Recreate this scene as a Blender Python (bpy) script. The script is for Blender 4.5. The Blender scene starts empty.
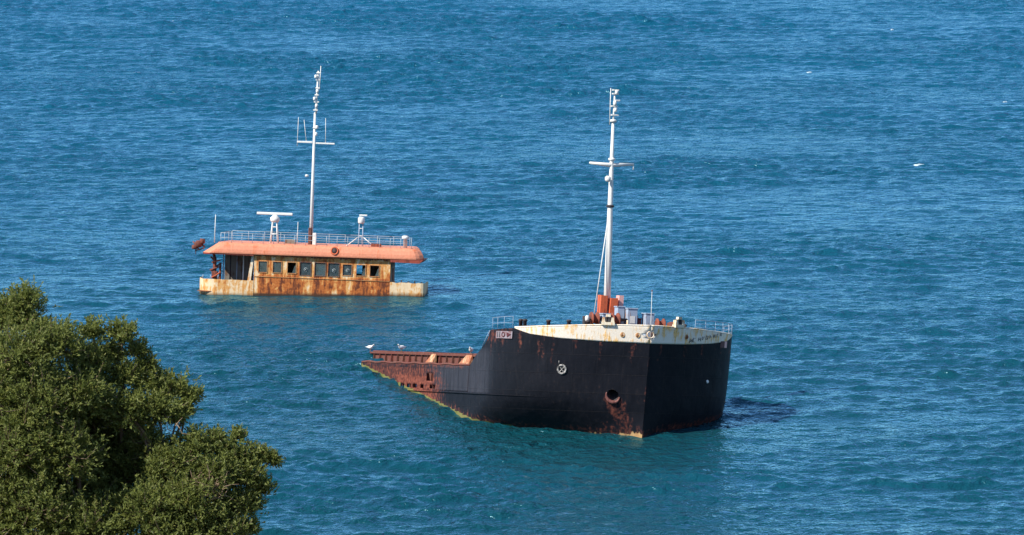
import bpy, math, random
import numpy as np
from mathutils import Vector, Matrix

random.seed(7)
RNG = np.random.default_rng(11)
SC = bpy.context.scene
COL = SC.collection
R = math.radians

# ------------------------------------------------------------------ camera
CAM_H = 60.912
F_PX = 5000.0
PITCH = math.atan(753.5 / 5000.0)
cam_d = bpy.data.cameras.new('camera')
cam_d.sensor_width = 36.0
cam_d.lens = F_PX / 1024.0 * 36.0
cam_d.clip_start = 1.0
cam_d.clip_end = 60000.0
cam = bpy.data.objects.new('camera', cam_d)
COL.objects.link(cam)
cam.location = (0, 0, CAM_H)
cam.rotation_euler = (math.pi / 2 - PITCH, 0, 0)
SC.camera = cam

# ------------------------------------------------------------------ sky, sun, exposure
SUN_EL = R(45.0)
SUN_AZ = (-0.86, -0.51)                     # horizontal direction towards the sun
sd = Vector((SUN_AZ[0], SUN_AZ[1], 0)).normalized() * math.cos(SUN_EL) + Vector((0, 0, math.sin(SUN_EL)))
world = bpy.data.worlds.new('World')
SC.world = world
world.use_nodes = True
wn = world.node_tree
wn.nodes.clear()
sky = wn.nodes.new('ShaderNodeTexSky')
sky.sky_type = 'NISHITA'
sky.sun_disc = False
sky.sun_elevation = SUN_EL
sky.sun_rotation = math.atan2(SUN_AZ[0], SUN_AZ[1])
sky.altitude = 50
sky.air_density = 0.65
sky.dust_density = 0.0
sky.ozone_density = 1.0
bg = wn.nodes.new('ShaderNodeBackground')
bg.inputs['Strength'].default_value = 0.15
wo = wn.nodes.new('ShaderNodeOutputWorld')
wn.links.new(sky.outputs[0], bg.inputs[0])
wn.links.new(bg.outputs[0], wo.inputs[0])
sun_d = bpy.data.lights.new('sun', 'SUN')
sun_d.energy = 4.8
sun_d.angle = R(0.53)
sun_d.color = (1.0, 0.94, 0.84)
sun = bpy.data.objects.new('sun', sun_d)
COL.objects.link(sun)
sun.rotation_euler = sd.to_track_quat('Z', 'Y').to_euler()
sun.location = (-200, -150, 300)
SC.view_settings.view_transform = 'Standard'
SC.view_settings.look = 'None'
SC.view_settings.exposure = 0.55
SC.view_settings.gamma = 1.0
SC.view_settings.use_curve_mapping = False
SC.cycles.max_bounces = 8
SC.cycles.transparent_max_bounces = 12
SC.cycles.caustics_reflective = False
SC.cycles.caustics_refractive = False


# ------------------------------------------------------------------ small helpers
def tag(o, label=None, cat=None, group=None, kind=None):
    if label: o['label'] = label
    if cat: o['category'] = cat
    if group: o['group'] = group
    if kind: o['kind'] = kind
    return o


def link(name, me, mat=None, parent=None):
    o = bpy.data.objects.new(name, me)
    COL.objects.link(o)
    if mat is not None and not me.materials:
        me.materials.append(mat)
    if parent is not None:
        o.parent = parent
    return o


def grid_mesh(name, V, quads, smooth=True):
    me = bpy.data.meshes.new(name)
    V = np.asarray(V, np.float32).reshape(-1, 3)
    quads = np.asarray(quads, np.int32).reshape(-1, 4)
    me.vertices.add(len(V)); me.vertices.foreach_set('co', V.ravel())
    me.loops.add(quads.size); me.loops.foreach_set('vertex_index', quads.ravel())
    me.polygons.add(len(quads))
    me.polygons.foreach_set('loop_start', np.arange(0, quads.size, 4, dtype=np.int32))
    me.polygons.foreach_set('loop_total', np.full(len(quads), 4, np.int32))
    me.polygons.foreach_set('use_smooth', np.full(len(quads), smooth, bool))
    me.update(calc_edges=True)
    return me


def set_attr(me, name, values):
    a = me.attributes.new(name, 'FLOAT', 'POINT')
    a.data.foreach_set('value', np.asarray(values, np.float32).ravel())


class MB:
    """collects boxes, tubes and lathes; build() links them as one mesh object"""
    def __init__(s):
        s.v = []; s.f = []; s.sm = []

    def add(s, vs, fs, smooth=False):
        n = len(s.v)
        s.v += [tuple(v) for v in vs]
        s.f += [tuple(i + n for i in f) for f in fs]
        s.sm += [smooth] * len(fs)
        return s

    def box(s, x0, x1, y0, y1, z0, z1, bev=0.0):
        if bev > 0:
            return s.bevbox(x0, x1, y0, y1, z0, z1, bev)
        vs = [(x, y, z) for z in (z0, z1) for y in (y0, y1) for x in (x0, x1)]
        return s.add(vs, [(0, 2, 3, 1), (4, 5, 7, 6), (0, 1, 5, 4), (2, 6, 7, 3), (0, 4, 6, 2), (1, 3, 7, 5)])

    def bevbox(s, x0, x1, y0, y1, z0, z1, b):
        vs = []
        for z, i in ((z0, b), (z0 + b, 0), (z1 - b, 0), (z1, b)):
            c = 0 if i == 0 else b
            a = [(x0 + c, y0 + b + 0), (x0 + b, y0 + c), (x1 - b, y0 + c), (x1 - c, y0 + b), (x1 - c, y1 - b), (x1 - b, y1 - c), (x0 + b, y1 - c), (x0 + c, y1 - b)]
            vs += [(x, y, z) for x, y in a]
        fs = [tuple(range(7, -1, -1)), tuple(range(24, 32))]
        for k in range(3):
            for i in range(8):
                j = (i + 1) % 8
                fs.append((k * 8 + i, k * 8 + j, k * 8 + 8 + j, k * 8 + 8 + i))
        return s.add(vs, fs)

    def tube(s, pts, rad, n=8, caps=True):
        pts = [Vector(p) for p in pts]
        if not hasattr(rad, '__len__'):
            rad = [rad] * len(pts)
        vs = []; fs = []
        prev = None
        for i, p in enumerate(pts):
            a = pts[max(i - 1, 0)]; b = pts[min(i + 1, len(pts) - 1)]
            t = (b - a).normalized()
            if prev is None:
                ref = Vector((1, 0, 0)) if abs(t.x) < 0.8 else Vector((0, 1, 0))
                u = t.cross(ref).normalized()
            else:
                u = (prev - t * prev.dot(t)).normalized()
            prev = u
            w = t.cross(u)
            for k in range(n):
                a_ = 2 * math.pi * k / n
                vs.append(p + (u * math.cos(a_) + w * math.sin(a_)) * rad[i])
        for i in range(len(pts) - 1):
            for k in range(n):
                l = (k + 1) % n
                fs.append((i * n + k, i * n + l, (i + 1) * n + l, (i + 1) * n + k))
        if caps:
            fs.append(tuple(range(n - 1, -1, -1)))
            fs.append(tuple(range((len(pts) - 1) * n, len(pts) * n)))
        return s.add(vs, fs, True)

    def lathe(s, prof, n=12, origin=(0, 0, 0), axis='z'):
        vs = []; fs = []
        o = Vector(origin)
        for r, z in prof:
            for k in range(n):
                a = 2 * math.pi * k / n
                c, d = r * math.cos(a), r * math.sin(a)
                vs.append(o + (Vector((c, d, z)) if axis == 'z' else Vector((z, c, d)) if axis == 'x' else Vector((c, z, d))))
        for i in range(len(prof) - 1):
            for k in range(n):
                l = (k + 1) % n
                fs.append((i * n + k, i * n + l, (i + 1) * n + l, (i + 1) * n + k))
        fs.append(tuple(range(n - 1, -1, -1)))
        fs.append(tuple(range((len(prof) - 1) * n, len(prof) * n)))
        return s.add(vs, fs, True)

    def torus(s, c, ru, rv, U, V, r, n=20, m=8):
        c = Vector(c); U = Vector(U).normalized(); V = Vector(V).normalized(); N = U.cross(V)
        vs = []; fs = []
        for i in range(n):
            a = 2 * math.pi * i / n
            p = c + U * ru * math.cos(a) + V * rv * math.sin(a)
            o = (U * math.cos(a) + V * math.sin(a)).normalized()
            for k in range(m):
                b = 2 * math.pi * k / m
                vs.append(p + o * r * math.cos(b) + N * r * math.sin(b))
        for i in range(n):
            for k in range(m):
                j = (i + 1) % n; l = (k + 1) % m
                fs.append((i * m + k, j * m + k, j * m + l, i * m + l))
        return s.add(vs, fs, True)

    def hexa(s, p):
        """eight corners: bottom ring 0-3, top ring 4-7"""
        return s.add(p, [(3, 2, 1, 0), (4, 5, 6, 7), (0, 1, 5, 4), (1, 2, 6, 5), (2, 3, 7, 6), (3, 0, 4, 7)])

    def build(s, name, mat, parent=None):
        me = bpy.data.meshes.new(name)
        me.from_pydata([tuple(v) for v in s.v], [], s.f)
        me.polygons.foreach_set('use_smooth', s.sm)
        me.update()
        return link(name, me, mat, parent)


# ------------------------------------------------------------------ node helpers
class NT:
    def __init__(s, name):
        s.m = bpy.data.materials.new(name)
        s.m.use_nodes = True
        s.t = s.m.node_tree
        s.t.nodes.clear()
        s.out = s.t.nodes.new('ShaderNodeOutputMaterial')

    def n(s, typ, **kw):
        nd = s.t.nodes.new(typ)
        for k, v in kw.items():
            setattr(nd, k, v)
        return nd

    def put(s, sock, v):
        if isinstance(v, bpy.types.NodeSocket):
            s.t.links.new(v, sock)
        elif isinstance(v, (tuple, list)) and len(v) == 3 and sock.type == 'RGBA':
            sock.default_value = (*v, 1)
        else:
            sock.default_value = v

    def coords(s, scale=(1, 1, 1), kind='Object'):
        tc = s.n('ShaderNodeTexCoord')
        mp = s.n('ShaderNodeMapping')
        mp.inputs['Scale'].default_value = scale
        s.t.links.new(tc.outputs[kind], mp.inputs[0])
        return mp.outputs[0]

    def noise(s, scale, detail=3, vec=None, rough=0.55, dist=0.0):
        nd = s.n('ShaderNodeTexNoise')
        nd.inputs['Scale'].default_value = scale
        nd.inputs['Detail'].default_value = detail
        nd.inputs['Roughness'].default_value = rough
        nd.inputs['Distortion'].default_value = dist
        if vec is not None:
            s.t.links.new(vec, nd.inputs['Vector'])
        return nd.outputs[0]

    def ramp(s, v, a, b, lo=0.0, hi=1.0):
        nd = s.n('ShaderNodeMapRange')
        s.put(nd.inputs[0], v)
        nd.inputs[1].default_value = a; nd.inputs[2].default_value = b
        nd.inputs[3].default_value = lo; nd.inputs[4].default_value = hi
        return nd.outputs[0]

    def mix(s, f, a, b):
        nd = s.n('ShaderNodeMix', data_type='RGBA')
        s.put(nd.inputs[0], f); s.put(nd.inputs[6], a); s.put(nd.inputs[7], b)
        return nd.outputs[2]

    def math(s, op, a, b=0.0):
        nd = s.n('ShaderNodeMath', operation=op)
        s.put(nd.inputs[0], a); s.put(nd.inputs[1], b)
        return nd.outputs[0]

    def attr(s, name):
        nd = s.n('ShaderNodeAttribute', attribute_name=name)
        return nd.outputs['Fac']

    def bump(s, h, dist=0.02, strength=1.0):
        nd = s.n('ShaderNodeBump')
        nd.inputs['Distance'].default_value = dist
        nd.inputs['Strength'].default_value = strength
        s.put(nd.inputs['Height'], h)
        return nd.outputs[0]

    def principled(s, base, rough=0.6, normal=None, spec=0.5, metal=0.0):
        p = s.n('ShaderNodeBsdfPrincipled')
        s.put(p.inputs['Base Color'], base)
        s.put(p.inputs['Roughness'], rough)
        p.inputs['Specular IOR Level'].default_value = spec
        p.inputs['Metallic'].default_value = metal
        if normal is not None:
            s.t.links.new(normal, p.inputs['Normal'])
        s.t.links.new(p.outputs[0], s.out.inputs[0])
        return p


MATS = {}


def paint(name, base, rust=(0.16, 0.055, 0.025), amount=0.35, scale=2.0, rough=0.55, streak=True, var=0.18, rust2=None):
    """weathered paint over steel: blotches of rust and vertical run marks"""
    t = NT(name)
    co = t.coords()
    st = t.coords((3.0, 3.0, 0.35)) if streak else co
    blot = t.noise(scale, 5, co, 0.6)
    runs = t.noise(scale * 1.6, 4, st, 0.6)
    fine = t.noise(scale * 9, 3, co)
    s_ = t.math('ADD', t.math('MULTIPLY', blot, 0.5), t.math('MULTIPLY', runs, 0.5))
    f = t.ramp(s_, 0.66 - amount * 0.42, 0.76 - amount * 0.42)
    dull = t.mix(t.ramp(fine, 0.3, 0.7, 0, var), base, tuple(c * 0.55 for c in base))
    rc = t.mix(t.ramp(fine, 0.35, 0.65), rust, rust2 or tuple(min(1, c * 1.7) for c in rust))
    c = t.mix(f, dull, rc)
    nrm = t.bump(t.math('ADD', fine, f), 0.015, 0.6)
    t.principled(c, t.ramp(f, 0, 1, rough, 0.9), nrm, 0.35)
    MATS[name] = t.m
    return t.m


M_RAIL = paint('rail_paint', (0.44, 0.49, 0.52), amount=0.25, scale=2)
M_WHITE = paint('white_paint', (0.74, 0.74, 0.70), amount=0.05, scale=1.2)
M_CREAM = paint('cream_paint', (0.74, 0.66, 0.50), (0.42, 0.19, 0.06), amount=0.38, scale=1.3, rough=0.6, var=0.3)
M_BULW = paint('bow_white_paint', (0.86, 0.77, 0.64), (0.60, 0.36, 0.13), amount=0.40, scale=1.2)
M_SALMON = paint('salmon_roof_paint', (0.72, 0.27, 0.155), (0.42, 0.12, 0.055), amount=0.30, scale=0.8, var=0.5)
M_ORANGE = paint('orange_paint', (0.62, 0.13, 0.05), (0.22, 0.05, 0.025), amount=0.3, scale=1.5)
M_REDRUST = paint('red_rust', (0.26, 0.07, 0.04), (0.10, 0.035, 0.025), amount=0.5, scale=1.4, rough=0.85)
M_COAM = paint('coaming_rust', (0.155, 0.046, 0.034), (0.085, 0.032, 0.026), amount=0.5, scale=0.9, rough=0.85, rust2=(0.19, 0.085, 0.06))
M_BLUEGREY = paint('blue_grey_paint', (0.33, 0.41, 0.52), (0.20, 0.11, 0.08), amount=0.28, scale=1.6)
M_DARK = paint('dark_steel', (0.035, 0.035, 0.04), (0.07, 0.03, 0.02), amount=0.4, scale=2.0, rough=0.7)
M_DECK = paint('rusted_deck', (0.17, 0.10, 0.07), (0.20, 0.075, 0.04), amount=0.5, scale=0.8, rough=0.9, streak=False)
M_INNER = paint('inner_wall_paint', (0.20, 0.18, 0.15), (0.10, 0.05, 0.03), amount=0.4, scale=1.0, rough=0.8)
M_MAROON = paint('maroon_paint', (0.09, 0.018, 0.022), amount=0.2)
M_LILAC = paint('name_board_paint', (0.30, 0.26, 0.29), (0.14, 0.07, 0.07), amount=0.4, scale=3)
M_PINK = paint('pink_paint', (0.75, 0.42, 0.38), amount=0.1)


def hull_material():
    t = NT('black_hull_paint')
    co = t.coords()
    st = t.coords((2.5, 2.5, 0.25))
    big = t.noise(0.5, 4, co)
    fine = t.noise(5, 4, co)
    runs = t.noise(1.6, 4, st, 0.6)
    cmb = t.n('ShaderNodeCombineXYZ')
    t.put(cmb.inputs[0], t.attr('arc')); t.put(cmb.inputs[1], t.attr('depth'))
    bk = t.n('ShaderNodeTexBrick')
    t.t.links.new(cmb.outputs[0], bk.inputs['Vector'])
    bk.inputs['Scale'].default_value = 1.0
    bk.inputs['Mortar Size'].default_value = 0.022
    bk.inputs['Mortar Smooth'].default_value = 0.3
    bk.inputs['Brick Width'].default_value = 3.4
    bk.inputs['Row Height'].default_value = 1.25
    bk.inputs['Color1'].default_value = (0, 0, 0, 1); bk.inputs['Color2'].default_value = (1, 1, 1, 1)
    seam = bk.outputs['Fac']; pv = bk.outputs['Color']
    base = t.mix(t.ramp(big, 0.3, 0.7), (0.0035, 0.0045, 0.0075), (0.0085, 0.0095, 0.014))
    base = t.mix(t.math('MULTIPLY', pv, 0.5), base, (0.011, 0.011, 0.015))
    base = t.mix(t.math('MULTIPLY', seam, 0.35), base, (0.020, 0.017, 0.018))
    plate = t.attr('plate')
    base = t.mix(t.math('MULTIPLY', plate, t.ramp(runs, 0.25, 0.6, 0.35, 1)), base, (0.042, 0.043, 0.055))
    # faint scuffs
    base = t.mix(t.ramp(t.math('ADD', t.math('MULTIPLY', runs, .6), t.math('MULTIPLY', fine, .4)), 0.54, 0.74, 0, 0.6), base, (0.034, 0.027, 0.027))
    rust = t.attr('rust')
    rf = t.ramp(t.math('ADD', rust, t.math('MULTIPLY', t.math('SUBTRACT', t.math('ADD', t.math('MULTIPLY', runs, .6), t.math('MULTIPLY', fine, .4)), 0.5), 1.9)), 0.34, 0.86)
    rc = t.mix(t.ramp(fine, 0.35, 0.68), (0.085, 0.028, 0.023), (0.27, 0.085, 0.055))
    c = t.mix(rf, base, rc)
    cr = t.attr('cream')
    cf = t.ramp(t.math('ADD', cr, t.math('MULTIPLY', t.math('SUBTRACT', t.noise(2.2, 4, t.coords((1.6, 1.6, 1.0))), 0.5), 2.0)), 0.50, 0.70)
    c = t.mix(cf, c, t.mix(fine, (0.60, 0.42, 0.20), (0.36, 0.17, 0.07)))
    al = t.attr('algae')
    af = t.ramp(t.math('ADD', al, t.math('MULTIPLY', t.math('SUBTRACT', t.noise(2.5, 3, co), 0.5), 1.0)), 0.45, 0.65)
    c = t.mix(af, c, t.mix(t.noise(1.2, 2, co), (0.085, 0.11, 0.018), (0.26, 0.22, 0.09)))
    rough = t.ramp(t.math('MAXIMUM', rf, cf), 0, 1, 0.50, 0.9)
    # plate seams and dents
    nrm = t.bump(t.math('ADD', t.math('MULTIPLY', t.noise(0.7, 2, co), 2.0), t.math('ADD', t.math('MULTIPLY', fine, 0.25), t.math('MULTIPLY', seam, -0.35))), 0.05, 0.8)
    t.principled(c, rough, nrm, 0.09)
    return t.m


M_HULL = hull_material()


def bridge_wall_material():
    """cream paint that is mostly gone to orange rust, with bleached panels left below some windows"""
    t = NT('rusted_cream_wall')
    co = t.coords()
    st = t.coords((2.0, 2.6, 0.50))
    runs = t.noise(1.1, 6, st, 0.68, 0.6)
    runs2 = t.noise(2.0, 6, co, 0.68, 0.4)
    fine = t.noise(7, 3, co)
    low = t.attr('low')            # 1 on the heavily rusted lower plating
    keep = t.attr('keep')          # 1 where bleached paint is left
    k = t.math('ADD', t.math('MULTIPLY', runs, 1.75), t.math('MULTIPLY', runs2, 1.1))
    k = t.math('SUBTRACT', k, 0.93)
    k = t.math('ADD', k, t.math('MULTIPLY', low, 0.27))
    k = t.math('SUBTRACT', k, t.math('MULTIPLY', keep, 0.30))
    cream = t.mix(fine, (0.76, 0.63, 0.44), (0.62, 0.44, 0.24))
    ochre = t.mix(fine, (0.68, 0.38, 0.13), (0.54, 0.25, 0.075))
    orange = t.mix(t.ramp(fine, .3, .7), (0.48, 0.155, 0.035), (0.34, 0.09, 0.022))
    dark = (0.12, 0.035, 0.016)
    c = t.mix(t.ramp(k, 0.24, 0.38), cream, ochre)
    c = t.mix(t.ramp(k, 0.46, 0.62), c, orange)
    c = t.mix(t.ramp(k, 0.72, 0.90), c, dark)
    c = t.mix(t.attr('tide'), c, (0.045, 0.025, 0.016))
    nrm = t.bump(t.math('ADD', k, t.math('MULTIPLY', fine, .3)), 0.03, 0.6)
    t.principled(c, 0.8, nrm, 0.25)
    return t.m


M_BWALL = bridge_wall_material()


def glass_material(name, tint, opac):
    t = NT(name)
    p = t.n('ShaderNodeBsdfPrincipled')
    co = t.coords()
    p.inputs['Base Color'].default_value = (*tint, 1)
    p.inputs['Roughness'].default_value = 0.12
    tr = t.n('ShaderNodeBsdfTransparent')
    tr.inputs[0].default_value = (0.8, 0.88, 0.86, 1)
    mx = t.n('ShaderNodeMixShader')
    t.put(mx.inputs[0], t.ramp(t.noise(3, 3, co), 0.3, 0.7, opac * 0.6, min(1, opac * 1.3)))
    t.t.links.new(tr.outputs[0], mx.inputs[1]); t.t.links.new(p.outputs[0], mx.inputs[2])
    t.t.links.new(mx.outputs[0], t.out.inputs[0])
    return t.m


M_GLASS = glass_material('salted_glass', (0.085, 0.115, 0.115), 0.7)
M_GLASS2 = glass_material('clear_glass', (0.10, 0.14, 0.16), 0.35)


# ------------------------------------------------------------------ sea
def wave_field(nx, ny, dx, dy):
    kx = np.fft.fftfreq(nx, dx) * 2 * np.pi
    ky = np.fft.fftfreq(ny, dy) * 2 * np.pi
    KX, KY = np.meshgrid(kx, ky, indexing='xy')
    k = np.hypot(KX, KY); k[0, 0] = 1e-6
    th = np.arctan2(KY, KX)
    z = np.zeros((ny, nx))
    for lam, amp, ang, spread in ((5.6, 0.052, R(97), 2.0), (2.3, 0.040, R(82), 1.2), (1.2, 0.026, R(104), 0.6)):
        k0 = 2 * np.pi / lam
        s = np.exp(-0.5 * (np.log(k / k0) / 0.38) ** 2) / k
        s *= np.abs(np.cos(th - ang)) ** (2 * spread) + 0.03
        h = np.real(np.fft.ifft2(s * (RNG.standard_normal((ny, nx)) + 1j * RNG.standard_normal((ny, nx)))))
        z += h / h.std() * amp
    return z


DX, DY = 0.34, 0.32
NXF, NYF = 440, 1160
X0F, Y0F = -DX * (NXF - 1) / 2, 282.0
WZ = wave_field(NXF, NYF, DX, DY)
# lanes of stronger and weaker wind
gx = np.arange(NXF) * DX; gy = np.arange(NYF) * DY
def lowfield(lam):
    kx = np.fft.fftfreq(NXF, DX); ky = np.fft.fftfreq(NYF, DY)
    KX, KY = np.meshgrid(kx, ky)
    f = np.exp(-((KX * lam * 1.8) ** 2 + (KY * lam) ** 2))
    h = np.real(np.fft.ifft2(np.fft.fft2(RNG.standard_normal((NYF, NXF))) * f))
    return h / h.std()
WZ *= np.clip(1.0 + 0.26 * lowfield(30) + 0.14 * lowfield(9), 0.45, 1.7)
ex = np.clip(np.minimum(gx, gx[-1] - gx) / 6, 0, 1)[None, :] * np.clip(np.minimum(gy, gy[-1] - gy) / 6, 0, 1)[:, None]
WZ *= ex
WZ += 0.10 * WZ ** 2 / 0.07 * np.sign(WZ) * (WZ > 0)      # slightly peaked crests


def sea_z(x, y):
    i = (x - X0F) / DX; j = (y - Y0F) / DY
    if i < 0 or j < 0 or i >= NXF - 1 or j >= NYF - 1:
        return 0.0
    i0, j0 = int(i), int(j); a, b = i - i0, j - j0
    return float((WZ[j0, i0] * (1 - a) + WZ[j0, i0 + 1] * a) * (1 - b) + (WZ[j0 + 1, i0] * (1 - a) + WZ[j0 + 1, i0 + 1] * a) * b)


def sea_material():
    t = NT('sea_water')
    geo = t.n('ShaderNodeNewGeometry')
    mp = t.n('ShaderNodeMapping')
    t.t.links.new(geo.outputs['Position'], mp.inputs[0])
    pos = mp.outputs[0]
    sep = t.n('ShaderNodeSeparateXYZ')
    t.t.links.new(geo.outputs['Position'], sep.inputs[0])
    # shoaling: greener over the shallow bottom close to the shore and the wreck, bluer farther out
    mp2 = t.n('ShaderNodeMapping'); mp2.inputs['Scale'].default_value = (0.012, 0.025, 1)
    t.t.links.new(geo.outputs['Position'], mp2.inputs[0])
    patch = t.noise(1.0, 4, mp2.outputs[0], 0.6)
    yy = t.math('ADD', sep.outputs[1], t.ramp(patch, 0.3, 0.7, -55, 55))
    f = t.ramp(yy, 300, 430)
    base = t.mix(f, (0.003, 0.047, 0.062), (0.004, 0.064, 0.108))
    base = t.mix(t.ramp(yy, 420, 640), base, (0.004, 0.078, 0.144))
    # ripples
    def rip(sx, sy, sc, det):
        m_ = t.n('ShaderNodeMapping'); m_.inputs['Scale'].default_value = (sx, sy, 1)
        m_.inputs['Rotation'].default_value = (0, 0, R(6))
        t.t.links.new(geo.outputs['Position'], m_.inputs[0])
        return t.noise(sc, det, m_.outputs[0], 0.6, 0.3)
    r1 = rip(0.85, 1.0, 1.05, 3)
    r2 = rip(0.8, 1.0, 3.4, 2)
    hgt = t.math('ADD', t.math('MULTIPLY', r1, 0.50), t.math('MULTIPLY', r2, 0.09))
    mp3 = t.n('ShaderNodeMapping'); mp3.inputs['Scale'].default_value = (0.018, 0.035, 1)
    mp3.inputs['Location'].default_value = (3.1, 7.7, 0)
    t.t.links.new(geo.outputs['Position'], mp3.inputs[0])
    hgt = t.math('MULTIPLY', hgt, t.ramp(t.noise(1.0, 3, mp3.outputs[0], 0.6), 0.32, 0.68, 0.55, 1.25))
    nrm = t.bump(hgt, 1.0, 1.0)
    # body colour scattered back out of the water, under a blue-tinted mirror weighted by Fresnel
    body = t.n('ShaderNodeBsdfPrincipled')
    t.put(body.inputs['Base Color'], base)
    body.inputs['Roughness'].default_value = 0.8
    body.inputs['Specular IOR Level'].default_value = 0.0
    gl = t.n('ShaderNodeBsdfGlossy')
    gl.inputs['Color'].default_value = (0.46, 0.83, 1.0, 1)
    gl.inputs['Roughness'].default_value = 0.23
    fr = t.n('ShaderNodeFresnel'); fr.inputs['IOR'].default_value = 1.43
    for nd in (body, gl, fr):
        t.t.links.new(nrm, nd.inputs['Normal'])
    mx = t.n('ShaderNodeMixShader')
    t.t.links.new(fr.outputs[0], mx.inputs[0]); t.t.links.new(body.outputs[0], mx.inputs[1]); t.t.links.new(gl.outputs[0], mx.inputs[2])
    t.t.links.new(mx.outputs[0], t.out.inputs[0])
    return t.m


M_SEA = sea_material()


def build_sea():
    xs_in = X0F + np.arange(NXF) * DX
    ys_in = Y0F + np.arange(NYF) * DY
    far = np.array([3, 10, 25, 60, 150, 400, 1000, 3000, 9000, 24000])
    xs = np.concatenate([xs_in[0] - far[::-1], xs_in, xs_in[-1] + far])
    ys = np.concatenate([ys_in[0] - np.array([6000, 2500, 1000, 400, 150, 60, 20, 5]), ys_in, ys_in[-1] + np.array([4, 15, 40, 100, 300, 900, 2500, 8000, 30000])])
    Z = np.zeros((len(ys), len(xs)))
    Z[8:8 + NYF, 10:10 + NXF] = WZ
    X, Y = np.meshgrid(xs, ys)
    V = np.stack([X, Y, Z], -1)
    ny, nx = Z.shape
    I = np.arange(nx * ny).reshape(ny, nx)
    q = np.stack([I[:-1, :-1], I[:-1, 1:], I[1:, 1:], I[1:, :-1]], -1)
    o = link('sea', grid_mesh('sea', V, q), M_SEA)
    tag(o, 'wind-rippled blue sea around the wreck', None, None, 'structure')


build_sea()


# ------------------------------------------------------------------ hillside under the camera and the tree
def ground_z(x, y):
    s = y + 0.05 * x
    z = 59.2 - 0.243 * max(s, -40) if s < 200 else 10.6 - 0.35 * (s - 200)
    z += 0.6 * math.sin(x * 0.11 + 1) * math.sin(y * 0.09) + 0.3 * math.sin(x * 0.31) * math.cos(y * 0.27 + x * .1)
    if s < 30:
        z = min(z, 59.25)
    return z


def build_hill():
    xs = np.linspace(-420, 420, 141); ys = np.linspace(-160, 262, 106)
    V = np.array([[(x, y, ground_z(x, y)) for x in xs] for y in ys])
    I = np.arange(V.shape[0] * V.shape[1]).reshape(V.shape[:2])
    q = np.stack([I[:-1, :-1], I[:-1, 1:], I[1:, 1:], I[1:, :-1]], -1)
    t = NT('dry_hill_ground')
    co = t.coords()
    c = t.mix(t.ramp(t.noise(0.25, 5, co), 0.4, 0.6), (0.10, 0.10, 0.035), (0.22, 0.17, 0.10))
    c = t.mix(t.ramp(t.noise(2.0, 4, co), 0.55, 0.7), c, (0.06, 0.08, 0.02))
    t.principled(c, 0.95, t.bump(t.noise(3, 5, co), 0.3, 0.8), 0.2)
    tag(link('hillside', grid_mesh('hillside', V, q), t.m), 'dry grassy hillside sloping down to the sea', None, None, 'structure')


build_hill()


# ------------------------------------------------------------------ bow section of the wreck
def ship_matrix(psi, p, r, loc):
    f = Vector((math.sin(psi), -math.cos(psi), 0)); b = Vector((math.cos(psi), math.sin(psi), 0)); u = Vector((0, 0, 1))
    f2 = f * math.cos(p) + u * math.sin(p); u2 = u * math.cos(p) - f * math.sin(p)
    b3 = b * math.cos(r) - u2 * math.sin(r); u3 = u2 * math.cos(r) + b * math.sin(r)
    m = Matrix((f2, b3, u3)).transposed().to_4x4()
    m.translation = Vector(loc)
    return m


BOW_M = ship_matrix(0.363575, 0.145067, 0.091415, (9.20, 328.45, 6.63))
bow = bpy.data.objects.new('shipwreck_bow', None)
COL.objects.link(bow)
bow.matrix_world = BOW_M
tag(bow, 'half-sunk black ship bow with white bulwark, orange mast foot and tall white mast', 'shipwreck')

HB, HLD, HLW, HN, HNW, HRAKE = 8.516, 7.834, 13.79, 2.796, 1.089, 0.1328


def half_breadth(d, h, side=-1):
    x_ = h - (4.4 if side < 0 else 5.3)
    k = np.clip(0.5 * (x_ + np.sqrt(x_ * x_ + 0.9)) - 0.05, 0, 9) / 3
    L = HLD + (HLW - HLD) * k
    nn = HN + (HNW - HN) * np.clip(k, 0, 1)
    return HB * (1 - (1 - np.clip(d / L, 0, 1)) ** nn)


def hpt(d, h, side, off=0.0):
    """point on the shell, d metres aft of the stem, h metres below the stem head, side -1 starboard / +1 port"""
    d = np.asarray(d, float); h = np.asarray(h, float)
    P = np.stack(np.broadcast_arrays(-(d + HRAKE * h), side * half_breadth(d, h, side), -h), -1)
    if off:
        e = 0.05
        dd = np.maximum(d, 0.02)
        a = np.stack(np.broadcast_arrays(-(dd + e + HRAKE * h), side * half_breadth(dd + e, h, side), -h), -1) - np.stack(np.broadcast_arrays(-(dd + HRAKE * h), side * half_breadth(dd, h, side), -h), -1)
        b = np.stack(np.broadcast_arrays(-(dd + HRAKE * (h + e)), side * half_breadth(dd, h + e, side), -(h + e)), -1) - np.stack(np.broadcast_arrays(-(dd + HRAKE * h), side * half_breadth(dd, h, side), -h), -1)
        n = np.cross(a, b) * (1 if side > 0 else -1)
        n /= np.linalg.norm(n, axis=-1, keepdims=True) + 1e-9
        n = np.where((n[..., 1:2] * side) < 0, -n, n)
        P = P + n * off
    return P


TOP_D = [0, 1.1, 2.4, 3.75, 4.75, 7.75, 8.05, 9.0, 10.25, 11.2, 60]
TOP_H = [0.34, 0.30, 0.18, -0.05, -0.40, -0.24, 0.30, 0.95, 1.55, 2.2, 2.3]
def htop(d): return np.interp(d, TOP_D, TOP_H)
MAIN = 4.05
HAWSE = (0.80, 3.88)


def world_z(P):
    P = np.asarray(P).reshape(-1, 3)
    m = np.array(BOW_M)
    return P @ m[2, :3] + m[2, 3]


def sstep(a, b, x):
    t = np.clip((x - a) / (b - a), 0, 1)
    return t * t * (3 - 2 * t)


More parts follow.
